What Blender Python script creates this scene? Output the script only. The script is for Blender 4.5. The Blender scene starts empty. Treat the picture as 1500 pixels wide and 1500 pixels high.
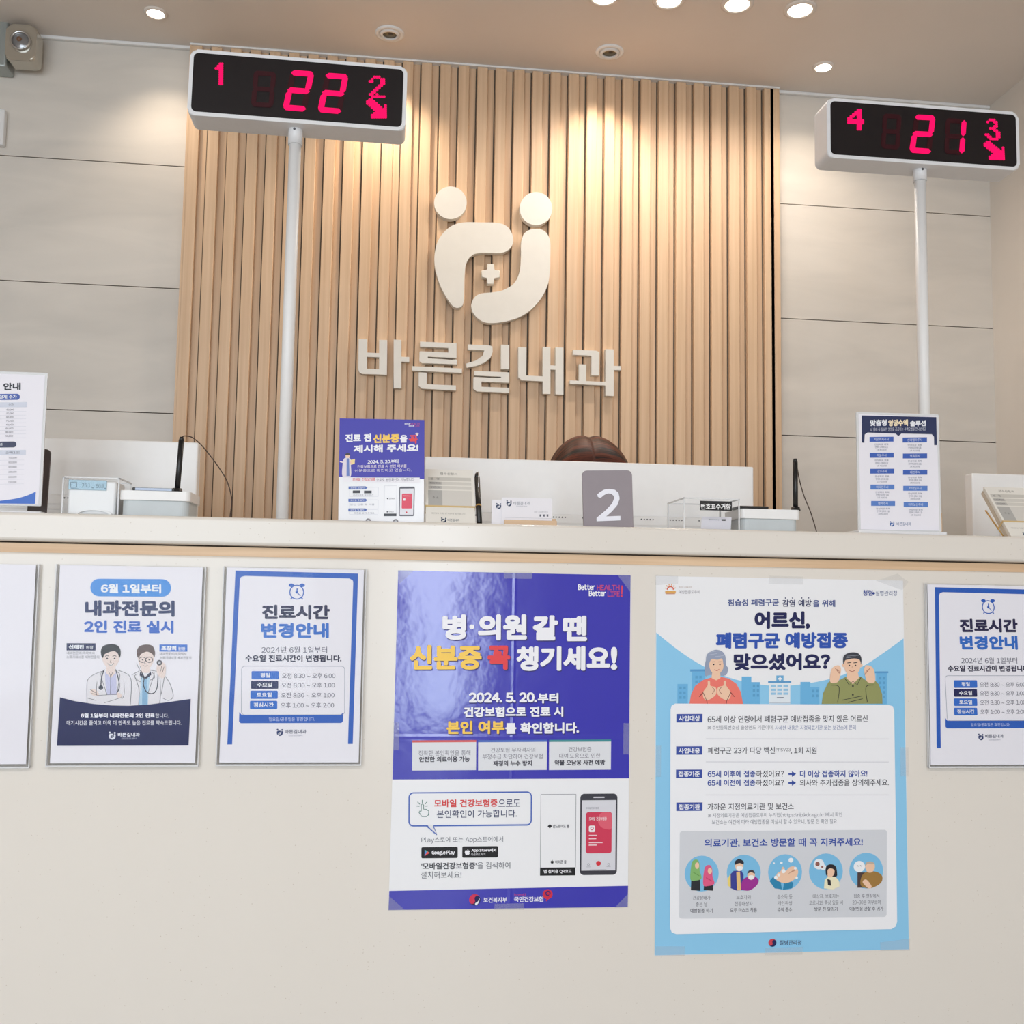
import bpy, bmesh, math, random
import numpy as np
from mathutils import Vector, Matrix
from mathutils.geometry import tessellate_polygon

SC = bpy.context.scene
COL = SC.collection
random.seed(7)

# ------------------------------------------------------------------ camera
F = 1500.0
YAW, PITCH, ROLL = math.radians(6.53525742), math.radians(4.88503087), math.radians(0.91216809)
CAM = Vector((0.0, -1.62, 0.96))
_fw = Vector((math.sin(YAW)*math.cos(PITCH), math.cos(YAW)*math.cos(PITCH), math.sin(PITCH)))
_rt = Vector((math.cos(YAW), -math.sin(YAW), 0)); _up = _rt.cross(_fw)
RT = _rt*math.cos(ROLL) + _up*math.sin(ROLL); UP = _up*math.cos(ROLL) - _rt*math.sin(ROLL); FW = _fw
cd = bpy.data.cameras.new('camera'); cd.sensor_width = 36.0; cd.lens = 36.0*F/1500.0
cd.clip_start = 0.02; cd.clip_end = 60
cam = bpy.data.objects.new('camera', cd); COL.objects.link(cam)
m = Matrix.Identity(4)
for i in range(3):
    m[i][0], m[i][1], m[i][2], m[i][3] = RT[i], UP[i], -FW[i], CAM[i]
cam.matrix_world = m
SC.camera = cam

# ------------------------------------------------------------------ world, light, exposure
SC.view_settings.view_transform = 'Standard'
SC.view_settings.look = 'None'
SC.view_settings.gamma = 1.0
SC.view_settings.use_curve_mapping = False
SC.view_settings.exposure = 0.0
W = bpy.data.worlds.new('sky'); SC.world = W; W.use_nodes = True
bg = W.node_tree.nodes['Background']; bg.inputs[0].default_value = (0.85, 0.93, 1.0, 1); bg.inputs[1].default_value = 1.0

def lin(c):
    c = c/255.0
    return c/12.92 if c <= 0.04045 else ((c+0.055)/1.055)**2.4
def rgb(c): return (lin(c[0]), lin(c[1]), lin(c[2]), 1.0)

def area(name, loc, direction, sx, sy, energy, col):
    l = bpy.data.lights.new(name, 'AREA'); l.shape = 'RECTANGLE'; l.size = sx; l.size_y = sy; l.energy = energy; l.color = col
    o = bpy.data.objects.new(name, l); COL.objects.link(o); o.location = loc
    o.rotation_euler = Vector(direction).to_track_quat('-Z', 'Y').to_euler()
    return o
def spot(name, loc, target, energy, col, angle, blend=0.6, radius=0.02):
    l = bpy.data.lights.new(name, 'SPOT'); l.energy = energy; l.color = col; l.spot_size = math.radians(angle); l.spot_blend = blend
    l.shadow_soft_size = radius
    o = bpy.data.objects.new(name, l); COL.objects.link(o); o.location = loc
    o.rotation_euler = (Vector(target)-Vector(loc)).to_track_quat('-Z', 'Y').to_euler()
    return o
REAR = -5.0
# daylight through the shop-front windows behind the camera
area('daylight_left', (-1.7, REAR-0.05, 1.35), (0.1, 1, -0.05), 2.5, 2.1, 66, (0.83, 0.92, 1.03))
area('daylight_middle', (0.27, REAR-0.05, 1.15), (0, 1, -0.05), 0.5, 2.1, 36, (0.83, 0.92, 1.03))
# added fill lights under the ceiling behind the camera, no lamps known there
area('ceiling_fill_light', (-1.3, -2.6, 2.39), (0, 0, -1), 1.1, 0.28, 20, (1.0, 0.97, 0.94))
area('ceiling_fill_light', (0.5, -2.6, 2.39), (0, 0, -1), 1.1, 0.28, 20, (1.0, 0.97, 0.94))

# ------------------------------------------------------------------ geometry from the camera
def ray(x, y): return RT*((x-750)/F) - UP*((y-750)/F) + FW
def onY(x, y, Y): d = ray(x, y); return CAM + d*((Y-CAM.y)/d.y)
def onZ(x, y, Z): d = ray(x, y); return CAM + d*((Z-CAM.z)/d.z)
def onP(x, y, p, n): d = ray(x, y); return CAM + d*((p-CAM).dot(n)/d.dot(n))
def proj(p):
    q = Vector(p)-CAM; z = q.dot(FW)
    return (750+F*q.dot(RT)/z, 750-F*q.dot(UP)/z)

WALL = 1.13
CEIL = onY(600, 94, WALL).z
SLAB_TOP = onY(750, 768, 0).z
SLAB_BOT = onY(750, 808, 0).z
WOOD_BOT = onY(750, 823, 0).z
XR = onY(1455, 480, WALL).x
XL = -3.1

# ------------------------------------------------------------------ materials
MATS = {}
def mat(key, c, rough=0.5, spec=0.5, metal=0.0, coat=0.0, noise=0.0, scale=40, emit=None, estr=1.0, alpha=None):
    if key in MATS: return MATS[key]
    M = bpy.data.materials.new(key); M.use_nodes = True
    nt = M.node_tree; b = nt.nodes['Principled BSDF']
    b.inputs['Base Color'].default_value = rgb(c)
    b.inputs['Roughness'].default_value = rough
    b.inputs['Metallic'].default_value = metal
    b.inputs['Specular IOR Level'].default_value = spec
    b.inputs['Coat Weight'].default_value = coat
    if noise:
        n = nt.nodes.new('ShaderNodeTexNoise'); n.inputs['Scale'].default_value = scale; n.inputs['Detail'].default_value = 4
        tc = nt.nodes.new('ShaderNodeTexCoord'); nt.links.new(tc.outputs['Object'], n.inputs['Vector'])
        r = nt.nodes.new('ShaderNodeValToRGB')
        lo = [max(0, v*(1-noise)) for v in c]; hi = [min(255, v*(1+noise)) for v in c]
        r.color_ramp.elements[0].position = 0.3; r.color_ramp.elements[1].position = 0.7
        r.color_ramp.elements[0].color = rgb(lo); r.color_ramp.elements[1].color = rgb(hi)
        nt.links.new(n.outputs['Fac'], r.inputs['Fac']); nt.links.new(r.outputs['Color'], b.inputs['Base Color'])
    if emit:
        b.inputs['Emission Color'].default_value = rgb(emit); b.inputs['Emission Strength'].default_value = estr
    MATS[key] = M
    return M
def ink(c, rough=0.32):
    return mat('print_%d_%d_%d' % tuple(c), c, rough, 0.35)

def clear_mat(key, tint=(1, 1, 1), whiten=0.0, rough=0.02, ior=1.45):
    if key in MATS: return MATS[key]
    M = bpy.data.materials.new(key); M.use_nodes = True; nt = M.node_tree; nt.nodes.clear()
    out = nt.nodes.new('ShaderNodeOutputMaterial'); tr = nt.nodes.new('ShaderNodeBsdfTransparent'); tr.inputs[0].default_value = (*tint, 1)
    gl = nt.nodes.new('ShaderNodeBsdfGlossy'); gl.inputs['Roughness'].default_value = rough
    fr = nt.nodes.new('ShaderNodeFresnel'); fr.inputs['IOR'].default_value = ior
    ge = nt.nodes.new('ShaderNodeNewGeometry'); iv = nt.nodes.new('ShaderNodeMath'); iv.operation = 'SUBTRACT'; iv.inputs[0].default_value = 1.0; nt.links.new(ge.outputs['Backfacing'], iv.inputs[1])
    fm = nt.nodes.new('ShaderNodeMath'); fm.operation = 'MULTIPLY'; nt.links.new(fr.outputs[0], fm.inputs[0]); nt.links.new(iv.outputs[0], fm.inputs[1])
    fh = nt.nodes.new('ShaderNodeMath'); fh.operation = 'MULTIPLY'; fh.inputs[1].default_value = 0.38; nt.links.new(fm.outputs[0], fh.inputs[0]); fm = fh
    mx = nt.nodes.new('ShaderNodeMixShader'); nt.links.new(fm.outputs[0], mx.inputs[0])
    if whiten:
        df = nt.nodes.new('ShaderNodeBsdfDiffuse'); df.inputs[0].default_value = (0.85, 0.86, 0.88, 1)
        m2 = nt.nodes.new('ShaderNodeMixShader'); m2.inputs[0].default_value = whiten
        nt.links.new(tr.outputs[0], m2.inputs[1]); nt.links.new(df.outputs[0], m2.inputs[2]); nt.links.new(m2.outputs[0], mx.inputs[1])
    else: nt.links.new(tr.outputs[0], mx.inputs[1])
    nt.links.new(gl.outputs[0], mx.inputs[2]); nt.links.new(mx.outputs[0], out.inputs[0])
    MATS[key] = M
    return M

def stone_mat():
    M = bpy.data.materials.new('stone_tile'); M.use_nodes = True; nt = M.node_tree; b = nt.nodes['Principled BSDF']
    tc = nt.nodes.new('ShaderNodeTexCoord'); mp = nt.nodes.new('ShaderNodeMapping'); mp.inputs['Scale'].default_value = (1.4, 3, 5.5)
    mp.inputs['Rotation'].default_value = (0, 0.12, 0)
    nt.links.new(tc.outputs['Object'], mp.inputs[0])
    n = nt.nodes.new('ShaderNodeTexNoise'); n.inputs['Scale'].default_value = 2.2; n.inputs['Detail'].default_value = 8; n.inputs['Distortion'].default_value = 0.6
    nt.links.new(mp.outputs[0], n.inputs['Vector'])
    r = nt.nodes.new('ShaderNodeValToRGB'); e = r.color_ramp.elements
    e[0].position = 0.30; e[0].color = rgb((213, 207, 199)); e[1].position = 0.72; e[1].color = rgb((227, 220, 211))
    nt.links.new(n.outputs['Fac'], r.inputs['Fac']); nt.links.new(r.outputs['Color'], b.inputs['Base Color'])
    b.inputs['Roughness'].default_value = 0.5
    n2 = nt.nodes.new('ShaderNodeTexNoise'); n2.inputs['Scale'].default_value = 120; nt.links.new(tc.outputs['Object'], n2.inputs['Vector'])
    bp = nt.nodes.new('ShaderNodeBump'); bp.inputs['Strength'].default_value = 0.04; nt.links.new(n2.outputs['Fac'], bp.inputs['Height']); nt.links.new(bp.outputs[0], b.inputs['Normal'])
    return M
def wood_mat(key, c1, c2, axis='Z', rough=0.5):
    M = bpy.data.materials.new(key); M.use_nodes = True; nt = M.node_tree; b = nt.nodes['Principled BSDF']
    tc = nt.nodes.new('ShaderNodeTexCoord'); mp = nt.nodes.new('ShaderNodeMapping')
    mp.inputs['Scale'].default_value = (110, 110, 2.2) if axis == 'Z' else (4, 130, 130)
    nt.links.new(tc.outputs['Object'], mp.inputs[0])
    n = nt.nodes.new('ShaderNodeTexNoise'); n.inputs['Scale'].default_value = 1.0; n.inputs['Detail'].default_value = 5
    nt.links.new(mp.outputs[0], n.inputs['Vector'])
    r = nt.nodes.new('ShaderNodeValToRGB'); e = r.color_ramp.elements
    e[0].position = 0.3; e[0].color = rgb(c1); e[1].position = 0.7; e[1].color = rgb(c2)
    nt.links.new(n.outputs['Fac'], r.inputs['Fac']); nt.links.new(r.outputs['Color'], b.inputs['Base Color'])
    b.inputs['Roughness'].default_value = rough
    return M
def speckle_mat():
    M = bpy.data.materials.new('speckled_solid_surface'); M.use_nodes = True; nt = M.node_tree; b = nt.nodes['Principled BSDF']
    tc = nt.nodes.new('ShaderNodeTexCoord')
    v = nt.nodes.new('ShaderNodeTexVoronoi'); v.inputs['Scale'].default_value = 130; nt.links.new(tc.outputs['Object'], v.inputs['Vector'])
    r = nt.nodes.new('ShaderNodeValToRGB'); r.color_ramp.interpolation = 'LINEAR'; e = r.color_ramp.elements
    e[0].position = 0.05; e[0].color = (1, 1, 1, 1); e[1].position = 0.13; e[1].color = (0, 0, 0, 1)
    nt.links.new(v.outputs['Distance'], r.inputs['Fac'])
    sep = nt.nodes.new('ShaderNodeSeparateColor'); nt.links.new(v.outputs['Color'], sep.inputs[0])
    ramp2 = nt.nodes.new('ShaderNodeValToRGB'); ramp2.color_ramp.interpolation = 'CONSTANT'
    ramp2.color_ramp.elements[0].color = (0, 0, 0, 1); ramp2.color_ramp.elements[1].position = 0.62; ramp2.color_ramp.elements[1].color = (1, 1, 1, 1)
    nt.links.new(sep.outputs[0], ramp2.inputs['Fac'])
    mu = nt.nodes.new('ShaderNodeMath'); mu.operation = 'MULTIPLY'; nt.links.new(r.outputs['Color'], mu.inputs[0]); nt.links.new(ramp2.outputs['Color'], mu.inputs[1])
    mu2 = nt.nodes.new('ShaderNodeMath'); mu2.operation = 'MULTIPLY'; mu2.inputs[1].default_value = 0.6; nt.links.new(mu.outputs[0], mu2.inputs[0])
    mx = nt.nodes.new('ShaderNodeMix'); mx.data_type = 'RGBA'
    mx.inputs['A'].default_value = rgb((227, 221, 213)); mx.inputs['B'].default_value = rgb((186, 172, 156))
    nt.links.new(mu2.outputs[0], mx.inputs['Factor']); nt.links.new(mx.outputs['Result'], b.inputs['Base Color'])
    b.inputs['Roughness'].default_value = 0.2
    return M

M_STONE = stone_mat()
M_SLAT = wood_mat('slat_wood', (211, 177, 143), (225, 193, 160), 'Z', 0.48)
M_OAK = wood_mat('oak_edge', (205, 172, 138), (224, 194, 160), 'X', 0.45)
M_SPECK = speckle_mat()
M_CEIL = mat('ceiling_paint', (228, 219, 211), 0.9, 0.2, noise=0.012, scale=3)
M_WALLP = mat('wall_paint', (220, 212, 203), 0.85, 0.2, noise=0.012, scale=6)
M_FLOOR = wood_mat('floor_vinyl', (156, 150, 142), (174, 168, 160), 'X', 0.4)
M_WHITE = mat('white_paint', (238, 238, 238), 0.4, noise=0.006)
M_PLAST = mat('white_plastic', (232, 233, 236), 0.35, noise=0.006)
M_MON = mat('monitor_white', (243, 243, 243), 0.4, noise=0.006)
M_BLACK = mat('black_plastic', (22, 22, 24), 0.35)
M_JOINT_SHADE = mat('dark_joint_and_shade', (84, 74, 64), 0.9)  # tile joints; also painted shade in slat grooves and below the worktop
M_SIGN = mat('sign_acrylic', (232, 228, 220), 0.45, noise=0.006)
M_SIGNSIDE = M_SIGN
M_ACR = clear_mat('clear_acrylic', (0.99, 0.993, 0.995), rough=0.06)
M_ACRE = clear_mat('acrylic_edge', (0.985, 0.99, 0.995), 0.75, 0.1)
M_GLASS = clear_mat('window_glass', (0.97, 0.99, 0.98))
M_TAPE = clear_mat('sticky_tape', (0.985, 0.985, 0.985), 0.09, 0.25)
M_GREY = mat('warm_grey_plate', (146, 137, 143), 0.45, noise=0.01)
M_GOLD = mat('gold_wire', (205, 165, 96), 0.35, 0.5, 0.6)
M_SILV = mat('brushed_silver', (205, 205, 208), 0.3, 0.5, 0.9)
M_CHROME = mat('chrome', (200, 200, 200), 0.18, 0.5, 1.0)
M_TRANSL = mat('frosted_grey', (196, 203, 206), 0.5, noise=0.01)
M_LED = mat('lit_led', (60, 0, 12), 0.6, 0.1, emit=(255, 12, 98), estr=1.15)
M_GHOST = mat('unlit_led', (56, 14, 22), 0.6, 0.2)
M_SCREEN = mat('display_filter', (24, 19, 22), 0.28, 0.35)

# ------------------------------------------------------------------ object helpers
def link(o, parent=None):
    COL.objects.link(o)
    if parent: o.parent = parent
    return o
def tag(o, label=None, cat=None, group=None, kind=None):
    if label: o['label'] = label
    if cat: o['category'] = cat
    if group: o['group'] = group
    if kind: o['kind'] = kind
    return o
def thing(name, label, cat, loc, group=None):
    o = bpy.data.objects.new(name, None); o.empty_display_size = 0.05; o.location = loc; link(o)
    return tag(o, label, cat, group)
def base_of(o):
    v = Vector((0, 0, 0))
    while o: v += o.location; o = o.parent
    return v

class MB:
    """collects shapes in world coordinates, builds ONE mesh object"""
    def __init__(self): self.bm = bmesh.new(); self.mi = 0
    def _faces(self, vs, fs, smooth=False):
        bv = [self.bm.verts.new(v) for v in vs]; out = []
        for f in fs:
            try: fc = self.bm.faces.new([bv[i] for i in f])
            except ValueError: continue
            fc.material_index = self.mi; fc.smooth = smooth; out.append(fc)
        return bv, out
    def box(self, x0, x1, y0, y1, z0, z1, bevel=0.0, seg=2, M=None):
        vs = [Vector(p) for p in ((x0,y0,z0),(x1,y0,z0),(x1,y1,z0),(x0,y1,z0),(x0,y0,z1),(x1,y0,z1),(x1,y1,z1),(x0,y1,z1))]
        if M is not None: vs = [M @ v for v in vs]
        bv, fc = self._faces(vs, [(3,2,1,0),(4,5,6,7),(0,1,5,4),(1,2,6,5),(2,3,7,6),(3,0,4,7)])
        if bevel:
            es = set(e for f in fc for e in f.edges)
            r = bmesh.ops.bevel(self.bm, geom=list(es), offset=bevel, segments=seg, affect='EDGES', profile=0.5)
            for f in r['faces']: f.material_index = self.mi; f.smooth = True
        return self
    def prism(self, pts, y0, y1, bevel=0.0, axis='Y', M=None, seg=2):
        """pts: outline (a,b); extruded along axis from y0 to y1"""
        n = len(pts)
        ar = sum(pts[i][0]*pts[(i+1)%n][1]-pts[(i+1)%n][0]*pts[i][1] for i in range(n))
        if ar < 0: pts = pts[::-1]
        mk = {'Y': lambda a, b, t: Vector((a, t, b)), 'Z': lambda a, b, t: Vector((a, b, t)), 'X': lambda a, b, t: Vector((t, a, b))}[axis]
        vs = [mk(a, b, y0) for a, b in pts] + [mk(a, b, y1) for a, b in pts]
        if M is not None: vs = [M @ v for v in vs]
        fs = [tuple(range(n)), tuple(range(2*n-1, n-1, -1))] + [(i, n+i, n+(i+1) % n, (i+1) % n) for i in range(n)]
        bv, fc = self._faces(vs, fs)
        if bevel:
            es = list(fc[0].edges)
            r = bmesh.ops.bevel(self.bm, geom=es, offset=bevel, segments=seg, affect='EDGES', profile=0.5)
            for f in r['faces']: f.material_index = self.mi; f.smooth = True
        return self
    def cyl(self, p0, p1, r0, r1=None, n=20, caps=True):
        p0, p1 = Vector(p0), Vector(p1); r1 = r0 if r1 is None else r1
        d = (p1-p0).normalized(); a = d.orthogonal().normalized(); b = d.cross(a)
        vs = [p0+(a*math.cos(2*math.pi*i/n)+b*math.sin(2*math.pi*i/n))*r0 for i in range(n)] + [p1+(a*math.cos(2*math.pi*i/n)+b*math.sin(2*math.pi*i/n))*r1 for i in range(n)]
        bv, f = self._faces(vs, [(i, (i+1) % n, n+(i+1) % n, n+i) for i in range(n)], True)
        if caps:
            for fs in (bv[:n][::-1], bv[n:]):
                fc = self.bm.faces.new(fs); fc.material_index = self.mi
        return self
    def lathe(self, prof, c, n=36, axis=Vector((0, 0, 1))):
        """prof: [(r,t)...] turned about axis through c"""
        a = axis.orthogonal().normalized(); b = axis.cross(a); c = Vector(c)
        vs = [c+axis*t+(a*math.cos(2*math.pi*i/n)+b*math.sin(2*math.pi*i/n))*max(r, 1e-5) for r, t in prof for i in range(n)]
        fs = [(j*n+i, j*n+(i+1) % n, (j+1)*n+(i+1) % n, (j+1)*n+i) for j in range(len(prof)-1) for i in range(n)]
        self._faces(vs, fs, True)
        return self
    def tube(self, path, r, n=8):
        path = [Vector(p) for p in path]; rings = []
        prev = None
        for i, p in enumerate(path):
            d = (path[min(i+1, len(path)-1)]-path[max(i-1, 0)]).normalized()
            a = d.orthogonal().normalized() if prev is None else (prev-d*prev.dot(d)).normalized()
            prev = a; b = d.cross(a)
            rings += [p+(a*math.cos(2*math.pi*k/n)+b*math.sin(2*math.pi*k/n))*r for k in range(n)]
        fs = [(j*n+i, j*n+(i+1) % n, (j+1)*n+(i+1) % n, (j+1)*n+i) for j in range(len(path)-1) for i in range(n)]
        fs += [tuple(range(n))[::-1], tuple(range((len(path)-1)*n, len(path)*n))]
        self._faces(rings, fs, True)
        return self
    def build(self, name, mats, parent=None, loc=None, label=None):
        base = base_of(parent) if parent else (Vector(loc) if loc is not None else Vector((0, 0, 0)))
        bmesh.ops.recalc_face_normals(self.bm, faces=self.bm.faces)
        for v in self.bm.verts: v.co -= base
        me = bpy.data.meshes.new(name); self.bm.to_mesh(me); self.bm.free()
        for mm in (mats if isinstance(mats, (list, tuple)) else [mats]): me.materials.append(mm)
        o = bpy.data.objects.new(name, me); link(o, parent)
        if not parent: o.location = base
        if label: o['label'] = label
        return o

def catmull(pts, closed=True, k=6):
    n = len(pts); out = []
    rng = range(n) if closed else range(n-1)
    for i in rng:
        p0, p1, p2, p3 = (pts[(i-1) % n], pts[i], pts[(i+1) % n], pts[(i+2) % n]) if closed else (pts[max(i-1, 0)], pts[i], pts[i+1], pts[min(i+2, n-1)])
        for j in range(k):
            t = j/k
            out.append(tuple(0.5*((2*p1[q])+(-p0[q]+p2[q])*t+(2*p0[q]-5*p1[q]+4*p2[q]-p3[q])*t*t+(-p0[q]+3*p1[q]-3*p2[q]+p3[q])*t**3) for q in range(len(p1))))
    if not closed: out.append(tuple(pts[-1]))
    return out
def rrect_pts(x0, y0, x1, y1, r, n=6, corners=(1, 1, 1, 1)):
    pts = []
    for (cx, cy, a0, on) in ((x1-r, y0+r, -90, corners[1]), (x1-r, y1-r, 0, corners[2]), (x0+r, y1-r, 90, corners[3]), (x0+r, y0+r, 180, corners[0])):
        if on:
            for i in range(n+1):
                a = math.radians(a0+90*i/n); pts.append((cx+r*math.cos(a), cy+r*math.sin(a)))
        else:
            pts.append((cx+r*(1 if a0 in (-90, 0) else -1), cy+r*(1 if a0 in (0, 90) else -1)))
    return pts
def circ_pts(cx, cy, rx, ry=None, n=32, a0=0, a1=360):
    ry = rx if ry is None else ry
    k = n if a1-a0 >= 360 else n+1
    return [(cx+rx*math.cos(math.radians(a0+(a1-a0)*i/n)), cy+ry*math.sin(math.radians(a0+(a1-a0)*i/n))) for i in range(k)]

# ------------------------------------------------------------------ lettering
CH, GL = {}, {}
def char(c):
    """outline triangles of one character; Latin letters and digits come from the same gothic face as the Hangul"""
    if c in CH: return CH[c]
    k = chr(ord(c)+0xFEE0) if 33 <= ord(c) <= 126 and c not in ".,:;!'-/~" else c
    cu = bpy.data.curves.new('lettering', 'FONT'); cu.body = k; cu.size = 1; cu.resolution_u = 3
    o = bpy.data.objects.new('lettering', cu)
    me = bpy.data.meshes.new_from_object(o); me.calc_loop_triangles()
    v = np.zeros(len(me.vertices)*3); me.vertices.foreach_get('co', v); v = v.reshape(-1, 3)[:, :2]
    t = np.zeros(len(me.loop_triangles)*3, dtype=int); me.loop_triangles.foreach_get('vertices', t); t = t.reshape(-1, 3)
    bpy.data.objects.remove(o); bpy.data.curves.remove(cu); bpy.data.meshes.remove(me)
    # where strokes cross, the outline is filled twice: lift the second filling by a hair
    P = v[t]; W_ = np.array([[1, 1, 1], [8, 1, 1], [1, 8, 1], [1, 1, 8], [4, 4, 1], [4, 1, 4], [1, 4, 4]], float); W_ /= W_.sum(1, keepdims=True)
    S = np.einsum('sk,nkd->nsd', W_, P)                      # sample points of every triangle
    A, B, C = P[:, 0], P[:, 1], P[:, 2]
    cr = lambda p, q, r: (q[..., 0]-p[..., 0])*(r[..., 1]-p[..., 1])-(q[..., 1]-p[..., 1])*(r[..., 0]-p[..., 0])
    sg = np.sign(cr(A, B, C))[:, None, None]; pt = S[None]
    ins = np.minimum(np.minimum(sg*cr(A[:, None, None], B[:, None, None], pt), sg*cr(B[:, None, None], C[:, None, None], pt)), sg*cr(C[:, None, None], A[:, None, None], pt)) > 1e-6
    hit = ins.any(2); hit |= hit.T; np.fill_diagonal(hit, False)
    lev = np.zeros(len(t), dtype=int)
    for i in range(len(t)):
        used = set(lev[j] for j in range(i) if hit[i, j])
        while lev[i] in used: lev[i] += 1
    V = v[t].reshape(-1, 2)
    CH[c] = (V, np.arange(len(V)).reshape(-1, 3), np.repeat(lev, 3))
    return CH[c]
def glyphs(s):
    if s in GL: return GL[s]
    V, T, I, x, off = [], [], [], 0.0, 0
    for c in s:
        if c == ' ': x += 0.30; continue
        v, t, isl = char(c); I.append(isl)
        if ord(c) >= 0x1100: p = v+np.array([x, 0]); x += 0.915
        else:
            lo, hi = v[:, 0].min(), v[:, 0].max(); p = v+np.array([x+0.035-lo, 0]); x += hi-lo+0.07
        V.append(p); T.append(t+off); off += len(p)
    v, t = np.concatenate(V), np.concatenate(T)
    mn, mx = v.min(0), v.max(0)
    GL[s] = ((v-mn)/(mx-mn), t, np.concatenate(I)*0.000003)
    return GL[s]

def homography(src, dst):
    A = []
    for (x, y), (a, b) in zip(src, dst):
        A.append([x, y, 1, 0, 0, 0, -a*x, -a*y, -a]); A.append([0, 0, 0, x, y, 1, -b*x, -b*y, -b])
    return np.linalg.svd(np.array(A, float))[2][-1].reshape(3, 3)

class Sheet:
    """a flat printed sheet standing at its own place in the room; artwork is laid out on it in metres"""
    STEP = 0.00015; FINE = 0.000012
    def __init__(self, quad=None, Y=None, frame=None):
        if quad:
            P = [onY(x, y, Y) for x, y in quad]
            u = ((P[1]-P[0]).normalized()+(P[2]-P[3]).normalized())*0.5
            v = ((P[0]-P[3]).normalized()+(P[1]-P[2]).normalized())*0.5
            ang = (math.atan2(u.z, u.x)+math.atan2(-v.x, v.z))/2
            self.u = Vector((math.cos(ang), 0, math.sin(ang))); self.v = Vector((-math.sin(ang), 0, math.cos(ang)))
            self.w = ((P[1]-P[0]).length+(P[2]-P[3]).length)/2; self.h = ((P[0]-P[3]).length+(P[1]-P[2]).length)/2
            c = (P[0]+P[1]+P[2]+P[3])/4
            self.o = c-self.u*self.w/2-self.v*self.h/2
            self.H = homography(quad, [(0, self.h), (self.w, self.h), (self.w, 0), (0, 0)])
        else:
            self.o, self.u, self.v, self.w, self.h = frame; self.H = None
        self.n = self.u.cross(self.v).normalized()
        if self.n.dot(CAM-self.o) < 0: self.n = -self.n
        self.parts = {}; self.part = 'print'; self.L = 1; self.count = {}; self.zoom(0, 0, 1)
    def zoom(self, ox, oy, s): self.ox, self.oy, self.s = ox, oy, s; return self
    def loc(self, x, y):
        x = self.ox+x/self.s; y = self.oy+y/self.s
        if self.H is not None:
            q = self.H @ np.array([x, y, 1.0]); return (q[0]/q[2], q[1]/q[2])
        p = onP(x, y, self.o, self.n)-self.o
        return (p.dot(self.u), p.dot(self.v))
    def world(self, a, b, off=0.0): return self.o+self.u*a+self.v*b+self.n*off
    def add(self, ab, tris, col, L=None, k=None, dz=0.0):
        # no two shapes of the print lie in exactly the same plane
        L = self.L if L is None else L
        if k is None: k = self.count.get(L, 0); self.count[L] = (k+1) % 12
        self.parts.setdefault(self.part, []).append((np.asarray(ab, float), np.asarray(tris, int), col, L*self.STEP+k*self.FINE+dz))
    # all drawing calls take positions on the sheet through loc()
    def poly(self, pts, col, L=None, raw=False):
        ab = [p if raw else self.loc(*p) for p in pts]
        if sum(ab[i][0]*ab[(i+1) % len(ab)][1]-ab[(i+1) % len(ab)][0]*ab[i][1] for i in range(len(ab))) < 0: ab = ab[::-1]
        t = tessellate_polygon([[Vector((a, b, 0)) for a, b in ab]])
        self.add(ab, t, col, L)
    def rect(self, x0, y0, x1, y1, col, L=None): self.poly([(x0, y0), (x1, y0), (x1, y1), (x0, y1)], col, L)
    def rrect(self, x0, y0, x1, y1, r, col, L=None, corners=(1, 1, 1, 1)): self.poly(rrect_pts(x0, y0, x1, y1, r, 6, corners), col, L)
    def circ(self, cx, cy, r, col, L=None, ry=None, n=28): self.poly(circ_pts(cx, cy, r, ry, n), col, L)
    def blob(self, pts, col, L=None, k=5): self.poly(catmull(pts, True, k), col, L)
    def stroke(self, pts, w, col, L=None, smooth=False, closed=False):
        if smooth: pts = catmull(pts, closed, 5)
        ab = [np.array(self.loc(*p)) for p in pts]
        a0, b0 = self.loc(pts[0][0], pts[0][1]); a1, b1 = self.loc(pts[0][0]+w, pts[0][1]); hw = math.hypot(a1-a0, b1-b0)/2
        if closed: ab.append(ab[0])
        V = []; T = []
        for i, p in enumerate(ab):
            if closed: d = ab[(i+1) % (len(ab)-1)]-ab[(i-1) % (len(ab)-1)]
            else: d = ab[min(i+1, len(ab)-1)]-ab[max(i-1, 0)]
            ln = np.hypot(*d); d = d/ln if ln else np.array([1.0, 0]); nrm = np.array([-d[1], d[0]])
            V += [p+nrm*hw, p-nrm*hw]
            if i: k = 2*i; T += [(k-2, k-1, k+1), (k-2, k+1, k)]
        self.add(V, T, col, L)
    def ring(self, cx, cy, r, w, col, L=None, a0=0, a1=360, ry=None):
        self.stroke(circ_pts(cx, cy, r, ry, 28, a0, a1), w, col, L, closed=(a1-a0 >= 360))
    def outline(self, x0, y0, x1, y1, r, w, col, L=None): self.stroke(rrect_pts(x0, y0, x1, y1, r), w, col, L, closed=True)
    def text(self, s, x0, y0, x1, y1, col, bold=0.0, L=None, shear=0.0):
        xm, ym = (x0+x1)/2, (y0+y1)/2
        a0, a1 = self.loc(x0, ym), self.loc(x1, ym); b0, b1 = self.loc(xm, y1), self.loc(xm, y0)
        A = np.array(a0); ex = np.array(a1)-A; C = np.array(b0); ey = np.array(b1)-C
        h = np.hypot(*ey); r = bold*h; wd = np.hypot(*ex)
        mid = (A+A+ex)/2
        org = mid-ex/2-ey/2
        g, t, dz = glyphs(s)
        sx = max(0.1, 1-2*r/wd); sy = max(0.1, 1-2*r/h)
        p = org+np.outer(0.5+(g[:, 0]-0.5)*sx+shear*(g[:, 1]-0.5)*h/wd, ex)+np.outer(0.5+(g[:, 1]-0.5)*sy, ey)
        if r <= 0: self.add(p, t, col, L, 4, dz); return
        n = 4 if bold < 0.035 else 8
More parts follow.
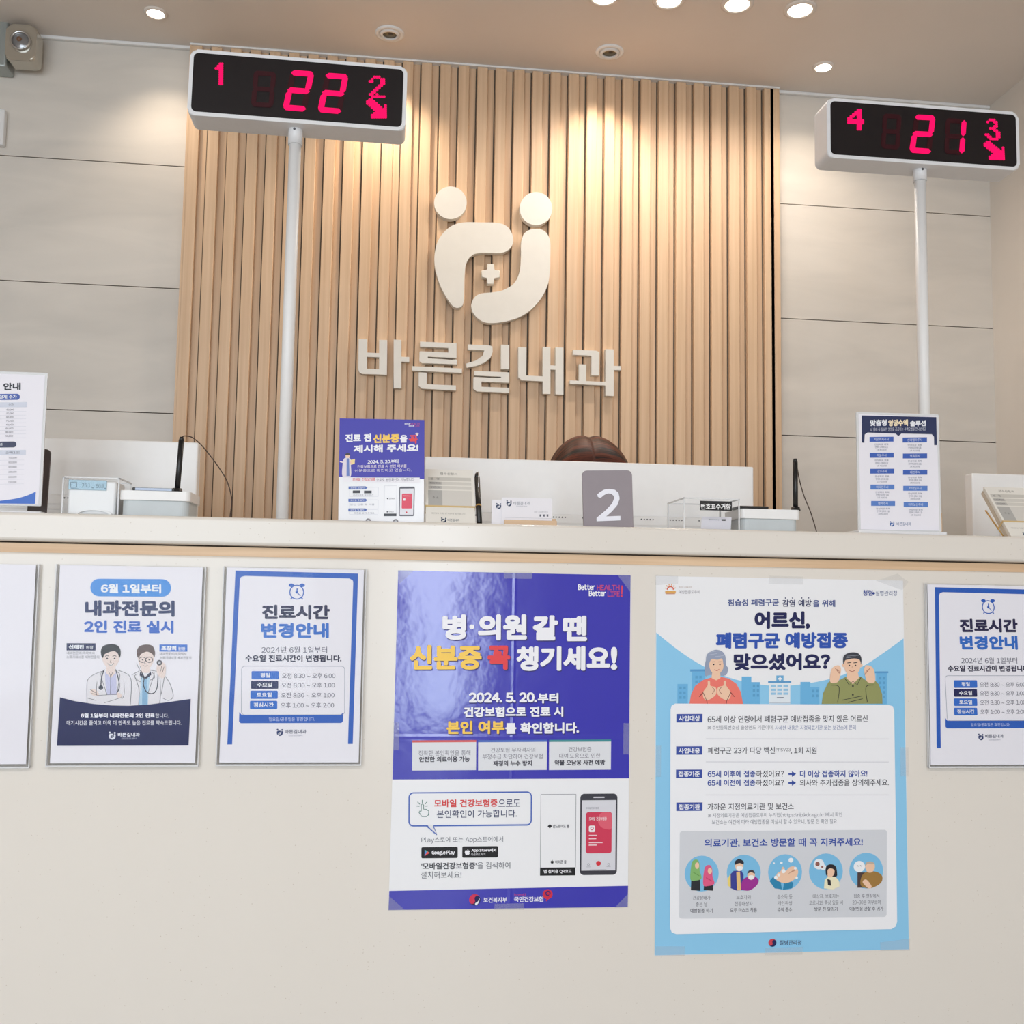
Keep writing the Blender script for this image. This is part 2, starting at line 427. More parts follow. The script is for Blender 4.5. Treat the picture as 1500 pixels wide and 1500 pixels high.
        for k in range(n):
            an = 2*math.pi*(k+0.5)/n
            self.add(p+np.array([math.cos(an), math.sin(an)])*r, t, col, L, 3+k, dz)
        if n == 8: self.add(p, t, col, L, 11, dz)
    def mesh(self, name, items, parent, base):
        cols = []; V = []; T = []; MI = []; off = 0
        for ab, t, col, L in items:
            if len(t) == 0: continue
            if col not in cols: cols.append(col)
            d = L
            w = np.array(self.o-base)+np.outer(ab[:, 0], np.array(self.u))+np.outer(ab[:, 1], np.array(self.v))+np.outer(np.broadcast_to(d, len(ab)), np.array(self.n))
            V.append(w); T.append(t+off); MI.append(np.full(len(t), cols.index(col))); off += len(w)
        V = np.concatenate(V); T = np.concatenate(T); MI = np.concatenate(MI)
        # face every triangle towards the reader
        nn = np.cross(V[T[:, 1]]-V[T[:, 0]], V[T[:, 2]]-V[T[:, 0]]) @ np.array(self.n)
        T[nn < 0] = T[nn < 0][:, ::-1]
        me = bpy.data.meshes.new(name); me.vertices.add(len(V)); me.vertices.foreach_set('co', V.ravel())
        me.loops.add(len(T)*3); me.loops.foreach_set('vertex_index', T.ravel())
        me.polygons.add(len(T)); me.polygons.foreach_set('loop_start', np.arange(0, len(T)*3, 3))
        me.polygons.foreach_set('material_index', MI); me.update(calc_edges=True); me.validate()
        for c in cols: me.materials.append(c if isinstance(c, bpy.types.Material) else ink(c))
        o = bpy.data.objects.new(name, me); link(o, parent)
        return o
    def board(self, mb, t, x0=0, x1=0, y0=0, y1=0, r=0.0, front=0.0, bevel=0.0, n=6):
        """a slab of thickness t behind the sheet, grown by margins (metres)"""
        M = Matrix(((self.u.x, -self.n.x, self.v.x, self.o.x), (self.u.y, -self.n.y, self.v.y, self.o.y), (self.u.z, -self.n.z, self.v.z, self.o.z), (0, 0, 0, 1)))
        pts = rrect_pts(-x0, -y0, self.w+x1, self.h+y1, r, n) if r else [(-x0, -y0), (self.w+x1, -y0), (self.w+x1, self.h+y1), (-x0, self.h+y1)]
        mb.prism(pts, -front, t-front, bevel, 'Y', M)
        return self
    def matrix(self):
        return Matrix(((self.u.x, -self.n.x, self.v.x, self.o.x), (self.u.y, -self.n.y, self.v.y, self.o.y), (self.u.z, -self.n.z, self.v.z, self.o.z), (0, 0, 0, 1)))
    def finish(self, parent):
        b = base_of(parent); out = {}
        for k, items in self.parts.items(): out[k] = self.mesh(k.split('#')[0], items, parent, b)
        return out

def clinic_logo(s, cx, cy, size, col, L=None):
    """the small two-figures emblem used on the printed matter; size = full height"""
    k = size/630.0
    P = lambda x, y: (cx+(x-752)*k, cy+(y-395)*k)
    s.circ(*P(560, 160), 75*k, col, L, n=14); s.circ(*P(949, 187), 75*k, col, L, n=14)
    s.blob([P(*p) for p in EMB_L], col, L, 2); s.blob([P(*p) for p in EMB_R], col, L, 2)
    s.rect(*P(728, 438), *P(758, 528), col, L); s.rect(*P(702, 467), *P(783, 500), col, L)
EMB_L = [(620,249),(700,249),(780,252),(825,275),(846,325),(832,366),(795,387),(745,388),(695,388),(655,400),(632,435),(625,480),(623,540),(621,600),(612,630),(590,638),(566,624),(525,560),(498,490),(487,420),(497,350),(525,300),(568,264)]
EMB_R = [(882,340),(895,300),(920,283),(947,279),(978,283),(1002,305),(1014,340),(1014,410),(1012,470),(1000,540),(960,610),(900,665),(830,695),(740,707),(690,690),(657,648),(660,605),(690,575),(750,567),(800,557),(850,525),(875,470),(881,400)]

# ================================================================== THE ROOM
def structure(o): return tag(o, kind='structure')
def panel_x(px, py, Y): return onY(px, py, Y).x
PX0, PX1 = panel_x(262, 500, WALL), panel_x(1139.5, 500, WALL)
SLF = WALL-0.024                                     # front of the slats

b = MB(); b.box(XL-0.1, XR+0.1, REAR-0.12, WALL+0.1, -0.1, 0.0); structure(b.build('floor', M_FLOOR))
b = MB(); b.box(XL-0.1, XR+0.1, REAR-0.12, WALL+0.1, CEIL, CEIL+0.1); structure(b.build('ceiling', M_CEIL))
# back wall: large stone tiles with thin open joints
joints = [onY(132, 416.8, WALL).z + k*(onY(135, 236, WALL).z-onY(132, 417, WALL).z) for k in range(-4, 3)]
b = MB(); b.mi = 1; b.box(XL, XR, WALL+0.004, WALL+0.1, 0, CEIL)
b.mi = 0
zz = [0.0]+[z for z in joints if 0.02 < z < CEIL-0.02]+[CEIL]
for z0, z1 in zip(zz, zz[1:]):
    for xs in ((XL, PX0-1.2), (PX0-1.198, PX0), (PX1, XR)):
        b.box(xs[0], xs[1], WALL, WALL+0.02, z0+0.0013, z1-0.0013)
structure(b.build('wall_back', [M_STONE, M_JOINT_SHADE]))
b = MB(); b.box(XR, XR+0.1, REAR-0.12, WALL+0.1, 0, CEIL); structure(b.build('wall_right', M_WALLP))
b = MB(); b.box(XL-0.1, XL, REAR-0.12, WALL+0.1, 0, CEIL); structure(b.build('wall_left', M_WALLP))
# rear wall with a shop window and a glass door
WIN = [(-2.95, -0.45, 0.3, 2.4), (0.0, 0.54, 0.1, 2.2)]
b = MB()
xs = [XL, WIN[0][0], WIN[0][1], WIN[1][0], WIN[1][1], XR]
for i in (0, 2, 4): b.box(xs[i], xs[i+1], REAR-0.12, REAR, 0, CEIL)
for x0, x1, z0, z1 in WIN:
    b.box(x0, x1, REAR-0.12, REAR, 0, z0); b.box(x0, x1, REAR-0.12, REAR, z1, CEIL)
structure(b.build('wall_rear', M_WALLP))
for i, (x0, x1, z0, z1) in enumerate(WIN):
    b = MB()
    for a in ((x0, x0+0.05, z0, z1), (x1-0.05, x1, z0, z1), (x0, x1, z0, z0+0.05), (x0, x1, z1-0.05, z1)): b.box(a[0], a[1], REAR-0.1, REAR-0.04, a[2], a[3])
    w = structure(b.build('window_%d' % (i+1), M_SILV, loc=((x0+x1)/2, REAR-0.07, z0)))
    b = MB(); b.box(x0+0.05, x1-0.05, REAR-0.075, REAR-0.07, z0+0.05, z1-0.05); b.build('pane', M_GLASS, w)
# thin white cornice where the stone meets the ceiling
for i, (x0, x1) in enumerate(((XL, PX0), (PX1, XR))):
    b = MB(); b.box(x0, x1, WALL-0.012, WALL, CEIL-0.009, CEIL, 0.002); structure(b.build('trim_%d' % (i+1), M_WHITE))

# vertical wood slats
b = MB()
b.mi = 0; b.box(PX0, PX1, WALL-0.010, WALL+0.004, 0.0, CEIL-0.004)
pitch = (panel_x(941, 400, SLF)-panel_x(501.5, 400, SLF))/16.0
x_ref = panel_x(747, 400, SLF)
k0 = int((PX0-x_ref)/pitch)-1
for k in range(k0, k0+60):
    x = x_ref+k*pitch
    if x < PX0-0.001 or x+pitch*0.5 > PX1: continue
    b.mi = 0
    b.box(x+0.0035, x+0.0035+pitch*0.56, SLF, WALL-0.008, 0.0, CEIL-0.005, 0.0012, 1)
    b.mi = 1; b.box(x-0.0005, x+0.0025, WALL-0.0115, WALL-0.0085, 0.0, CEIL-0.005)  # dark strip painted in for the shadow beside each slat
b.mi = 0
b.box(PX0, PX0+0.006, SLF, WALL-0.008, 0.0, CEIL-0.005); b.box(PX1-0.028, PX1, SLF, WALL-0.008, 0.0, CEIL-0.005, 0.001, 1)
o = b.build('slat_panel', [M_SLAT, M_JOINT_SHADE], loc=((PX0+PX1)/2, WALL, 0))
tag(o, 'tall light oak panel of vertical wooden slats behind the counter', 'wall panel')
b = MB(); b.box(PX0, PX1, SLF-0.004, WALL, CEIL-0.005, CEIL, 0.001); structure(b.build('trim_3', M_WHITE))

# ------------------------------------------------------------------ raised sign on the slats
SGN = Sheet(quad=None, frame=(Vector((0, SLF, 0)), Vector((1, 0, 0)), Vector((0, 0, 1)), 1, 1)).zoom(480, 250, 3.125)
t = thing('emblem_sign', 'large white raised emblem of two abstract figures round a cross, on wooden slats', 'sign', (onY(720, 380, SLF).x, SLF, onY(720, 475, SLF).z))
TH = 0.020
def sign_part(name, outs, parent, th=TH, bev=0.0015):
    b = MB()
    for k, pts in enumerate(outs): b.prism([SGN.loc(*p) for p in pts], SLF-th-0.0006-k*0.00012, SLF-0.0006, bev)
    return b.build(name, M_SIGN, parent)
sign_part('disc', [circ_pts(560, 160, 74, 74, 48)], t)
sign_part('disc', [circ_pts(949, 186, 74, 75, 48)], t)
sign_part('figure', [catmull(EMB_L, True, 5)], t)
sign_part('figure', [catmull(EMB_R, True, 5)], t)
sign_part('cross', [[(728,438),(758,438),(758,467),(784,467),(784,500),(757,500),(757,529),(727,529),(727,499),(702,499),(702,467),(728,467)]], t)

def bars(lst):
    out = []
    for q in lst:
        if len(q) == 4 and not isinstance(q[0], tuple):
            x0, y0, x1, y1 = q; out.append([(x0, y0), (x1, y0+(x1-x0)*0.047), (x1, y1+(x1-x0)*0.047), (x0, y1)])
        else: out.append(q)
    return out
LET = [
 ('바', 'first', [[(143,778),(182,780),(181,914),(236,916),(236,782),(273,783),(271,941),(158,937),(147,931),(141,917)], (181,840,237,859), (302,781,337,1001), (336,859,373,881)]),
 ('른', 'second', [(422,790,588,813), [(550,803),(588,805),(588,861),(551,860)], (422,834,588,857), [(420,836),(457,838),(457,866),(560,873),(590,872),(590,894),(430,888),(419,880)], (385,902,612,922), [(416,930),(453,932),(452,984),(585,990),(585,1013),(430,1004),(416,992)]]),
 ('길', 'third', [[(640,803),(735,807),(751,812),(752,838),(742,864),(716,885),(680,900),(634,909),(632,890),(676,876),(706,855),(714,830),(640,826)], (790,804,828,914), (668,923,828,944), [(790,930),(828,932),(828,975),(790,972)], (668,951,828,970), [(665,953),(701,955),(701,996),(828,1001),(828,1023),(680,1017),(664,1005)]]),
 ('내', 'fourth', [[(869,815),(906,817),(905,944),(985,948),(985,971),(885,966),(869,952)], (980,814,1015,1027), (1013,898,1040,917), (1038,816,1074,1030)]),
 ('과', 'fifth', [[(1118,827),(1222,831),(1238,838),(1237,943),(1201,942),(1202,854),(1118,850)], (1145,893,1178,974), (1103,966,1266,982), (1265,824,1303,1036), (1301,900,1336,919)]),
]
t = thing('lettering_sign', 'white raised Korean lettering 바른길내과 on the wooden slats, below the emblem', 'sign', (onY(715, 540, SLF).x, SLF, onY(715, 590, SLF).z))
for ch, nth, lst in LET:
    sign_part('letter', bars(lst), t, 0.018, 0.0)

# ------------------------------------------------------------------ downlights
def downlight(px, py, lit, label, r=0.037, aim=None, group=None, power=0):
    c = onZ(px, py, CEIL-0.003); c.z = CEIL
    t = thing('downlight', label, 'ceiling light', c, group)
    b = MB(); b.lathe([(r*1.12, 0), (r*1.12, -0.003), (r, -0.005), (r*0.84, -0.005), (r*0.80, -0.001)], c); b.build('trim_ring', M_WHITE if not lit else MATS['ceiling_paint'], t)
    if lit:
        b = MB(); b.lathe([(0, -0.0045), (r*0.55, -0.0042), (r*0.83, -0.003), (r*0.84, 0)], c); b.build('lamp', MATS['lamp_on'], t)
    else:
        b = MB(); b.lathe([(r*0.80, -0.001), (r*0.72, -0.0075), (r*0.56, -0.0085), (r*0.54, -0.004)], c); b.build('gimbal_ring', M_WHITE, t)
        b = MB(); b.mi = 0; b.lathe([(r*0.55, -0.002), (r*0.5, -0.004), (0.0, -0.0042)], c); b.mi = 1; b.lathe([(0.006, -0.005), (0, -0.0055)], c+Vector((0.002, -0.004, 0)))
        b.build('reflector', [MATS['dull_reflector'], M_BLACK], t)
    return t
mat('lamp_on', (255, 250, 240), 0.4, emit=(255, 248, 232), estr=14.0)
mat('dull_reflector', (120, 112, 88), 0.35, 0.5, 0.6)
downlight(228, 20, True, 'small lit ceiling downlight above the stone wall on the left', 0.026)
downlight(1206, 99, True, 'small lit ceiling downlight above the right-hand number display', 0.026)
downlight(571, 50, False, 'small ceiling spotlight with a dark lens, right of the left number display', 0.034)
downlight(893, 77, False, 'small ceiling spotlight with a dark lens, nearest the right edge of the slats', 0.034)
NTH = ['leftmost and half cut off', 'second from the left', 'third from the left', 'rightmost']
for i, p in enumerate(((885, -4), (980, 1), (1080, 7), (1172, 15))):
    downlight(p[0], p[1], True, 'bright ceiling downlight, %s in the row of four' % NTH[i], 0.036, group='row of four bright downlights')
WARM = (1.0, 0.83, 0.64)
for px, py, e in ((228, 20, 5.5), (1206, 99, 3.5), (571, 49, 15), (893, 77, 9)):
    c = onZ(px, py, CEIL); spot('spot_lamp', (c.x, c.y, CEIL-0.012), (c.x, c.y+0.12, CEIL-1.0), e, WARM, 104, 1.0, 0.02)
for px, py in ((885, -4), (980, 1), (1080, 7), (1172, 15)):
    c = onZ(px, py, CEIL); spot('spot_lamp', (c.x, c.y, CEIL-0.012), (c.x, c.y, CEIL-1.0), 6.0, (1.0, 0.90, 0.80), 165, 0.6, 0.03)

# ------------------------------------------------------------------ emergency light and wall box, upper left
Yw = WALL-0.06
t = thing('emergency_light', 'silver twin-spot emergency light high on the wall, at the upper left corner', 'emergency light', (onY(8, 60, WALL).x, WALL, onY(8, 98, WALL).z))
p0, p1 = onY(-52, 24, Yw), onY(8.5, 98, Yw)
b = MB(); b.box(p0.x, p1.x, Yw, WALL, p1.z, p0.z, 0.005); b.build('housing', mat('dull_silver', (168, 174, 172), 0.35, 0.5, 0.5), t)
q0, q1 = onY(9.5, 34, Yw-0.02), onY(51, 90, Yw-0.02)
cx, cz = (q0.x+q1.x)/2, (q0.z+q1.z)/2
b = MB(); b.prism(rrect_pts(q0.x, q1.z, q1.x, q0.z, 0.014), Yw-0.02, Yw+0.03, 0.006); head = b.build('lamp_head', mat('lamp_chrome', (196, 190, 178), 0.22, 0.5, 0.75), t)
hx = (q1.x-q0.x)
ax = Vector((0, -1, 0)); cc = Vector((cx+0.001, Yw-0.02, cz+0.002))
b = MB(); b.lathe([(hx*0.34, 0), (hx*0.34, 0.008), (hx*0.30, 0.010), (hx*0.27, 0.006), (hx*0.27, 0.0)], cc, axis=ax); b.build('lens_ring', M_CHROME, head)
b = MB(); b.lathe([(hx*0.27, 0.002), (hx*0.2, 0.0045), (0.0, 0.006)], cc, axis=ax); b.build('lens', mat('bowl_glass', (150, 150, 152), 0.15, 0.6, 0.6), head)
b = MB(); b.lathe([(hx*0.09, 0.005), (hx*0.07, 0.009), (0, 0.010)], cc+Vector((-0.003, 0, 0.004)), axis=ax); b.build('bulb', mat('bulb_amber', (120, 84, 60), 0.2), head)
b = MB(); b.cyl((p1.x-0.002, Yw+0.01, cz), (q0.x+0.003, Yw+0.01, cz), 0.008); b.build('swivel_joint', M_CHROME, t)
p0, p1 = onY(-30, 157, WALL-0.02), onY(4.2, 212, WALL-0.02)
b = MB(); b.box(p0.x, p1.x, WALL-0.02, WALL, p1.z, p0.z, 0.003); o = b.build('wall_box', M_WHITE, loc=((p0.x+p1.x)/2, WALL, p1.z))
tag(o, 'small white wall box at the left photo edge, below the emergency light', 'wall box')

# ------------------------------------------------------------------ reception counter
CX0, CX1 = -2.2, 1.45
DEEP = 0.26
t = thing('reception_counter', 'long white speckled reception counter with an oak strip under its worktop', 'counter', ((CX0+CX1)/2, 0.1, 0))
b = MB(); b.box(CX0, CX1, -0.006, DEEP, SLAB_BOT, SLAB_TOP, 0.0055, 3); b.build('worktop', M_SPECK, t)
b = MB(); b.box(CX0+0.01, CX1-0.01, 0.006, DEEP-0.02, WOOD_BOT-0.01, SLAB_BOT-0.0022); b.build('oak_strip', M_OAK, t, label='oak wood strip')
b = MB(); b.box(CX0+0.01, CX1-0.01, 0.016, DEEP-0.022, SLAB_BOT-0.0023, SLAB_BOT+0.001); b.build('gap_shade_strip', M_JOINT_SHADE, t, label='dark strip coloured as the shadow in the gap')  # solid dark strip, colour stands in for the shadow line below the slab
b = MB(); b.box(CX0, CX1, 0.0, 0.04, 0.0, WOOD_BOT, 0.004, 3); b.build('front_panel', M_SPECK, t)
b = MB(); b.box(CX0, CX1, 0.041, DEEP-0.03, 0.0, WOOD_BOT-0.012); b.build('carcass', M_WALLP, t)
DESK = 0.73
t = thing('staff_desk', 'white staff desk running behind the reception counter', 'desk', ((CX0+CX1)/2, 0.36, 0))
b = MB(); b.box(CX0, CX1, DEEP-0.028, 0.47, DESK-0.03, DESK, 0.003); b.build('desk_top', M_WHITE, t)
for x in (CX0+0.05, -0.35, 1.05, CX1-0.05):
    b = MB(); b.box(x-0.012, x+0.012, DEEP, 0.45, 0.0, DESK-0.03); b.build('desk_leg', M_WHITE, t)

# ------------------------------------------------------------------ monitors, seen from behind
MONY = 0.33
def monitor(x0, x1, ztop, label):
    h = (x1-x0)*0.62; xc = (x0+x1)/2
    t = thing('computer_monitor', label, 'monitor', (xc, MONY+0.05, DESK), 'white monitors on the staff desk')
    zb = ztop-h
    b = MB(); b.box(x0, x1, MONY, MONY+0.028, zb, ztop, 0.003, 2); b.build('back_shell', M_MON, t)
    zs = ztop-h*0.26
    b = MB(); b.box(x0+0.055, x1-0.055, MONY-0.012, MONY+0.004, zb+0.03, zs, 0.003)
    for k in range(12):
        z = zs-0.016-k*0.009
        b.box(x0+0.06, x1-0.06, MONY-0.0132, MONY-0.011, z-0.0022, z+0.0022)
    b.mi = 1
    for g in range(9):
        for k in range(5):
            x = x0+0.075+(x1-x0-0.19)*g/8+k*0.0058
            b.cyl((x, MONY-0.0123, zs-0.0065), (x, MONY-0.0115, zs-0.0065), 0.0014, n=8)
    b.build('ribbed_cover', [M_MON, mat('vent_dark', (70, 74, 82), 0.6)], t)
    b = MB(); b.box(x0+0.008, x1-0.008, MONY+0.027, MONY+0.0295, zb+0.012, ztop-0.008); b.build('screen', M_BLACK, t)
    b = MB(); b.box(xc-0.03, xc+0.03, MONY-0.012, MONY+0.01, DESK+0.01, zb+0.06, 0.003); b.build('stand_neck', M_SILV, t)
    b = MB(); b.box(xc-0.11, xc+0.11, MONY-0.04, MONY+0.09, DESK, DESK+0.012, 0.004); b.build('stand_foot', M_SILV, t)
cA, cB = onY(622.5, 672, MONY), onY(1104, 682.5, MONY)
MW = cB.x-cA.x; MZ = onY(860, 676, MONY).z
monitor(cA.x, cB.x, MZ, 'white monitor back in the middle, hiding the seated person')
lR = onY(290.5, 648, MONY); monitor(lR.x-MW, lR.x, onY(180, 644.5, MONY).z, 'white monitor back at the left, behind the number plate and price list')
rL = onY(1424, 694, MONY); monitor(rL.x, rL.x+MW, onY(1460, 694, MONY).z, 'white monitor back at the right photo edge, behind the form pad')

# ------------------------------------------------------------------ number displays on poles
def display(quad, PY, Yf, pole_px, collar_px, digits, small, label, side_panel):
    s = Sheet(quad=quad, Y=Yf).zoom(*side_panel)
    base = Vector((onY(pole_px[0], pole_px[1], PY).x, PY, SLAB_TOP))
    t = thing('number_display', label, 'number display', base, 'queue number displays on poles')
    b = MB(); s.board(b, 0.058, r=0.012, bevel=0.0035, front=0.0); b.build('housing', M_PLAST, t)
    mg = s.h*0.055
    b = MB(); M = s.matrix()
    b.prism(rrect_pts(mg, mg, s.w-mg*1.0, s.h-mg, 0.009), -0.0006, 0.004, 0.0, 'Y', M); b.build('display_window', M_SCREEN, t)
    s.L = 9
    s.part = 'unlit_digit'
    def seg7(q, on, th, col):
        TL, TR, BR, BL = [np.array(s.loc(*p)) for p in q]
        P = lambda u, v: TL*(1-u)*(1-v)+TR*u*(1-v)+BR*u*v+BL*(1-u)*v
        W_, H_ = np.hypot(*(TR-TL)), np.hypot(*(BL-TL)); tu, tv = th*H_/W_, th
        def sg(u0, v0, u1, v1):
            if abs(u1-u0) > abs(v1-v0):
                g = 0.02; pts = [P(u0+g, v0+tv/2), P(u0+tu/2+g, v0), P(u1-tu/2-g, v0), P(u1-g, v0+tv/2), P(u1-tu/2-g, v0+tv), P(u0+tu/2+g, v0+tv)]
            else:
                g = 0.012; pts = [P(u0+tu/2, v0+g), P(u0+tu, v0+tv/2+g), P(u0+tu, v1-tv/2-g), P(u0+tu/2, v1-g), P(u0, v1-tv/2-g), P(u0, v0+tv/2+g)]
            s.poly(pts, col, raw=True)
        S = {'a': (0, 0, 1, 0), 'g': (0, 0.5-tv/2, 1, 0.5-tv/2), 'd': (0, 1-tv, 1, 1-tv), 'f': (0, 0.02, 0, 0.5), 'e': (0, 0.5, 0, 0.98), 'b': (1-tu, 0.02, 1-tu, 0.5), 'c': (1-tu, 0.5, 1-tu, 0.98)}
        for k in on: sg(*S[k])
    for k, (q, on) in enumerate(digits['ghost']): s.part = 'unlit_digit#%d' % k; seg7(q, on, 0.13, M_GHOST)
    s.L = 10; s.part = 'lit_digit'
    parts = []
    for q, on in digits['lit']:
        s.part = 'lit_digit#%d' % len(parts); parts.append(s.part); seg7(q, on, 0.135, M_LED)
    for bmp, x0, y0, x1, y1 in small:
        s.part = 'lit_digit#%d' % len(parts); parts.append(s.part)
        R, C = len(bmp), len(bmp[0])
        for r in range(R):
            for c in range(C):
                if bmp[r][c] == '#':
                    x, y = x0+(x1-x0)*(c+0.5)/C, y0+(y1-y0)*(r+0.5)/R
                    s.circ(x, y, max((x1-x0)/C, (y1-y0)/R)*0.62, M_LED, n=8)
    objs = s.finish(t)
    # collar and pole
    ctop = onY(collar_px[0], collar_px[1], PY); cb = onY(collar_px[0], collar_px[2], PY)
    b = MB(); b.cyl((base.x, PY, cb.z), (base.x, PY, ctop.z+0.006), 0.0128, n=28); collar = b.build('collar', M_PLAST, t)
    b = MB(); zc = cb.z+(ctop.z-cb.z)*0.62
    b.cyl((base.x-0.001, PY-0.0134, zc), (base.x-0.001, PY-0.0115, zc), 0.0022, n=14); b.build('set_screw', mat('screw_steel', (96, 98, 104), 0.35, 0.5, 0.8), collar)
    b = MB(); b.cyl((base.x, PY, SLAB_TOP+0.004), (base.x, PY, ctop.z), 0.0108, n=28); b.build('pole', M_WHITE, t)
    b = MB(); b.lathe([(0.0, 0.006), (0.02, 0.006), (0.026, 0.003), (0.026, 0.0)], base); b.build('base_flange', M_WHITE, t)
two = 'abged'; eight = 'abcdefg'
B1 = ['..##.', '.###.', '####.', '..##.', '..##.', '..##.', '..##.', '..##.', '..##.', '..##.']
B2 = ['..###..', '.#...##', '##...##', '.....##', '....##.', '...##..', '..##...', '.##....', '##.#...', '.######']
B3 = ['..###..', '.#..##.', '.....#.', '....##.', '..###..', '....##.', '.....##', '##...##', '.##..##', '..####.']
B4 = ['....##.', '...###.', '..####.', '.##.##.', '##..##.', '#######', '#######', '....##.', '....##.', '....##.']
AR = ['.##......', '####.....', '#####....', '.#####..#', '..#####.#', '...######', '....#####', '...######', '..#######', '..#######']
Z1 = (250, 40, 3.75)
display([(278, 71.3), (597.8, 97.5), (592.8, 192), (274.5, 167.6)], 0.20, 0.17, (423, 480), (434.5, 181.5, 213),
        {'ghost': [([(455,240),(580,248),(562,445),(440,437)], eight), ([(660,238),(790,247),(742,466),(612,456)], 'fc'), ([(850,253),(978,262),(935,479),(805,467)], 'fc')],
         'lit': [([(660,236),(790,246),(742,467),(612,456)], two), ([(850,252),(978,261),(935,480),(803,468)], two)]},
        [(B1, 242, 198, 298, 320), (B2, 1088, 270, 1178, 390), (AR, 1073, 395, 1185, 502)],
        'number display on a white pole showing red 22, left of the emblem', Z1)
Z2 = (1100, 60, 3.75)
display([(1210.7, 144.8), (1494, 162.5), (1492, 246.8), (1213, 233)], 0.20, 0.17, (1351, 450), (1348, 243, 266),
        {'ghost': [([(728,405),(832,410),(818,603),(716,597)], eight), ([(905,410),(1020,412),(990,622),(870,616)], 'fc'), ([(1075,425),(1185,430),(1170,625),(1062,620)], 'adgfe')],
         'lit': [([(905,408),(1020,411),(992,624),(870,617)], two), ([(1078,425),(1190,429),(1170,624),(1050,619)], 'bc')]},
        [(B4, 530, 383, 622, 500), (B3, 1286, 426, 1370, 542), (AR, 1278, 548, 1388, 648)],
        'number display on a white pole showing red 21, near the right wall', Z2)

# ================================================================== PAPERS ON THE COUNTER FRONT
PAPER = mat('white_paper', (238, 236, 244), 0.55, 0.3)
GLOSSY = mat('glossy_paper', (238, 239, 243), 0.22, 0.45)
NAVY, NAVY2, BLUE, BLUE2, SKYB = (24, 30, 84), (42, 56, 104), (38, 98, 196), (62, 116, 206), (66, 142, 222)
INKD, GRAYT, WHT = (40, 42, 66), (104, 106, 116), (236, 238, 244)

def holder(quad_out, quad_pap, label, notch=True, paper=PAPER):
    """a clear acrylic wall pocket with a sheet of paper inside"""
    so = Sheet(quad=quad_out, Y=-0.008); sp = Sheet(quad=quad_pap, Y=-0.005)
    sp.u, sp.v, sp.n = so.u, so.v, so.n
    ctr = so.world(so.w/2, 0)
    t = thing('acrylic_sign_holder', label, 'sign holder', (ctr.x, 0.0, ctr.z))
    b = MB(); b.prism([(0, 0), (so.w, 0), (so.w, so.h), (0, so.h)], 0.0055, 0.0075, 0, 'Y', so.matrix()); b.build('back_plate', M_ACR, t)
    # front plate with a thumb notch in the middle of its top edge
    nr = 0.0115; xc = so.w*0.51
    pts = [(0, 0), (so.w, 0), (so.w, so.h)]
    if notch: pts += [(xc+nr*math.cos(math.radians(a)), so.h-nr*0.95*math.sin(math.radians(a))) for a in range(0, 181, 15)]
    pts += [(0, so.h)]
    b = MB(); b.prism(pts, -0.0008, 0.0006, 0, 'Y', so.matrix()); b.build('front_plate', M_ACR, t)
    M = so.matrix()
    b = MB()
    b.box(0, 0.0014, -0.001, 0.0055, 0, so.h, M=M); b.box(so.w-0.0014, so.w, -0.001, 0.0055, 0, so.h, M=M); b.box(0, so.w, -0.0012, 0.0055, 0, 0.0022, M=M)
    b.build('edge_strip', M_ACRE, t)
    b = MB(); sp.board(b, 0.0004); b.build('paper', paper, t)
    return t, sp

# blank sheet at the far left, cut by the photo edge
t, s = holder([(-157, 823.5), (57.8, 826.7), (43, 1125), (-176, 1127)], [(-150, 824), (52.5, 827.5), (38.5, 1119), (-169, 1121)],
              'clear acrylic holder with a plain sheet, cut by the left photo edge', False)

# two-doctors notice
t, s = holder([(81.6, 826.7), (302.5, 829.5), (290.3, 1123.3), (66.9, 1123)], [(87, 828.2), (297.5, 830.2), (285, 1117.5), (73.7, 1117.5)],
              'clear acrylic holder with a notice picturing two doctors above a navy band')
s.zoom(0, 800, 4.4125)
s.part = 'notice_text'; s.L = 1
s.part = 'title_pill'
s.rrect(580, 212, 1104, 327, 57, SKYB)
s.part = 'notice_text'; s.L = 2
s.text('6월 1일부터', 648, 245, 1040, 306, WHT, 0.05)
s.text('내과전문의', 546, 352, 1128, 458, (36, 46, 96), 0.055)
s.text('2인 진료 실시', 540, 482, 1120, 566, (50, 100, 196), 0.05)
s.part = 'name_tag#1'; s.L = 1
s.rect(428, 632, 615, 678, NAVY); s.part = 'name_tag#2'; s.rect(1028, 638, 1210, 684, BLUE2)
s.part = 'notice_text'; s.L = 2
s.text('신해진', 442, 642, 540, 670, WHT, 0.06); s.text('원장', 553, 648, 600, 669, WHT, 0.02)
s.text('조창희', 1040, 648, 1138, 676, WHT, 0.06); s.text('원장', 1150, 654, 1197, 675, WHT, 0.02)
s.text('내과전문의/의학박사', 430, 685, 610, 705, GRAYT); s.text('소화기내시경 세부전문의', 428, 711, 638, 731, GRAYT)
s.text('내과전문의/의학박사', 1030, 689, 1205, 708, GRAYT); s.text('소화기내시경 세부전문의', 1030, 715, 1235, 735, GRAYT)
s.part = 'illustration'
SK, SKL, CO, LN, HB, HBR = (232, 214, 208), (90, 70, 70), (229, 226, 232), (52, 50, 62), (38, 34, 38), (98, 78, 74)
s.L = 1
s.poly([(556, 1040), (560, 900), (570, 860), (610, 830), (665, 808), (760, 808), (800, 820), (832, 845), (845, 900), (838, 1040)], CO)
s.poly([(835, 1040), (846, 900), (850, 830), (900, 808), (970, 805), (1040, 822), (1090, 880), (1115, 950), (1115, 985), (1090, 1000), (1050, 985), (1032, 950), (1030, 1040)], CO)
s.L = 2
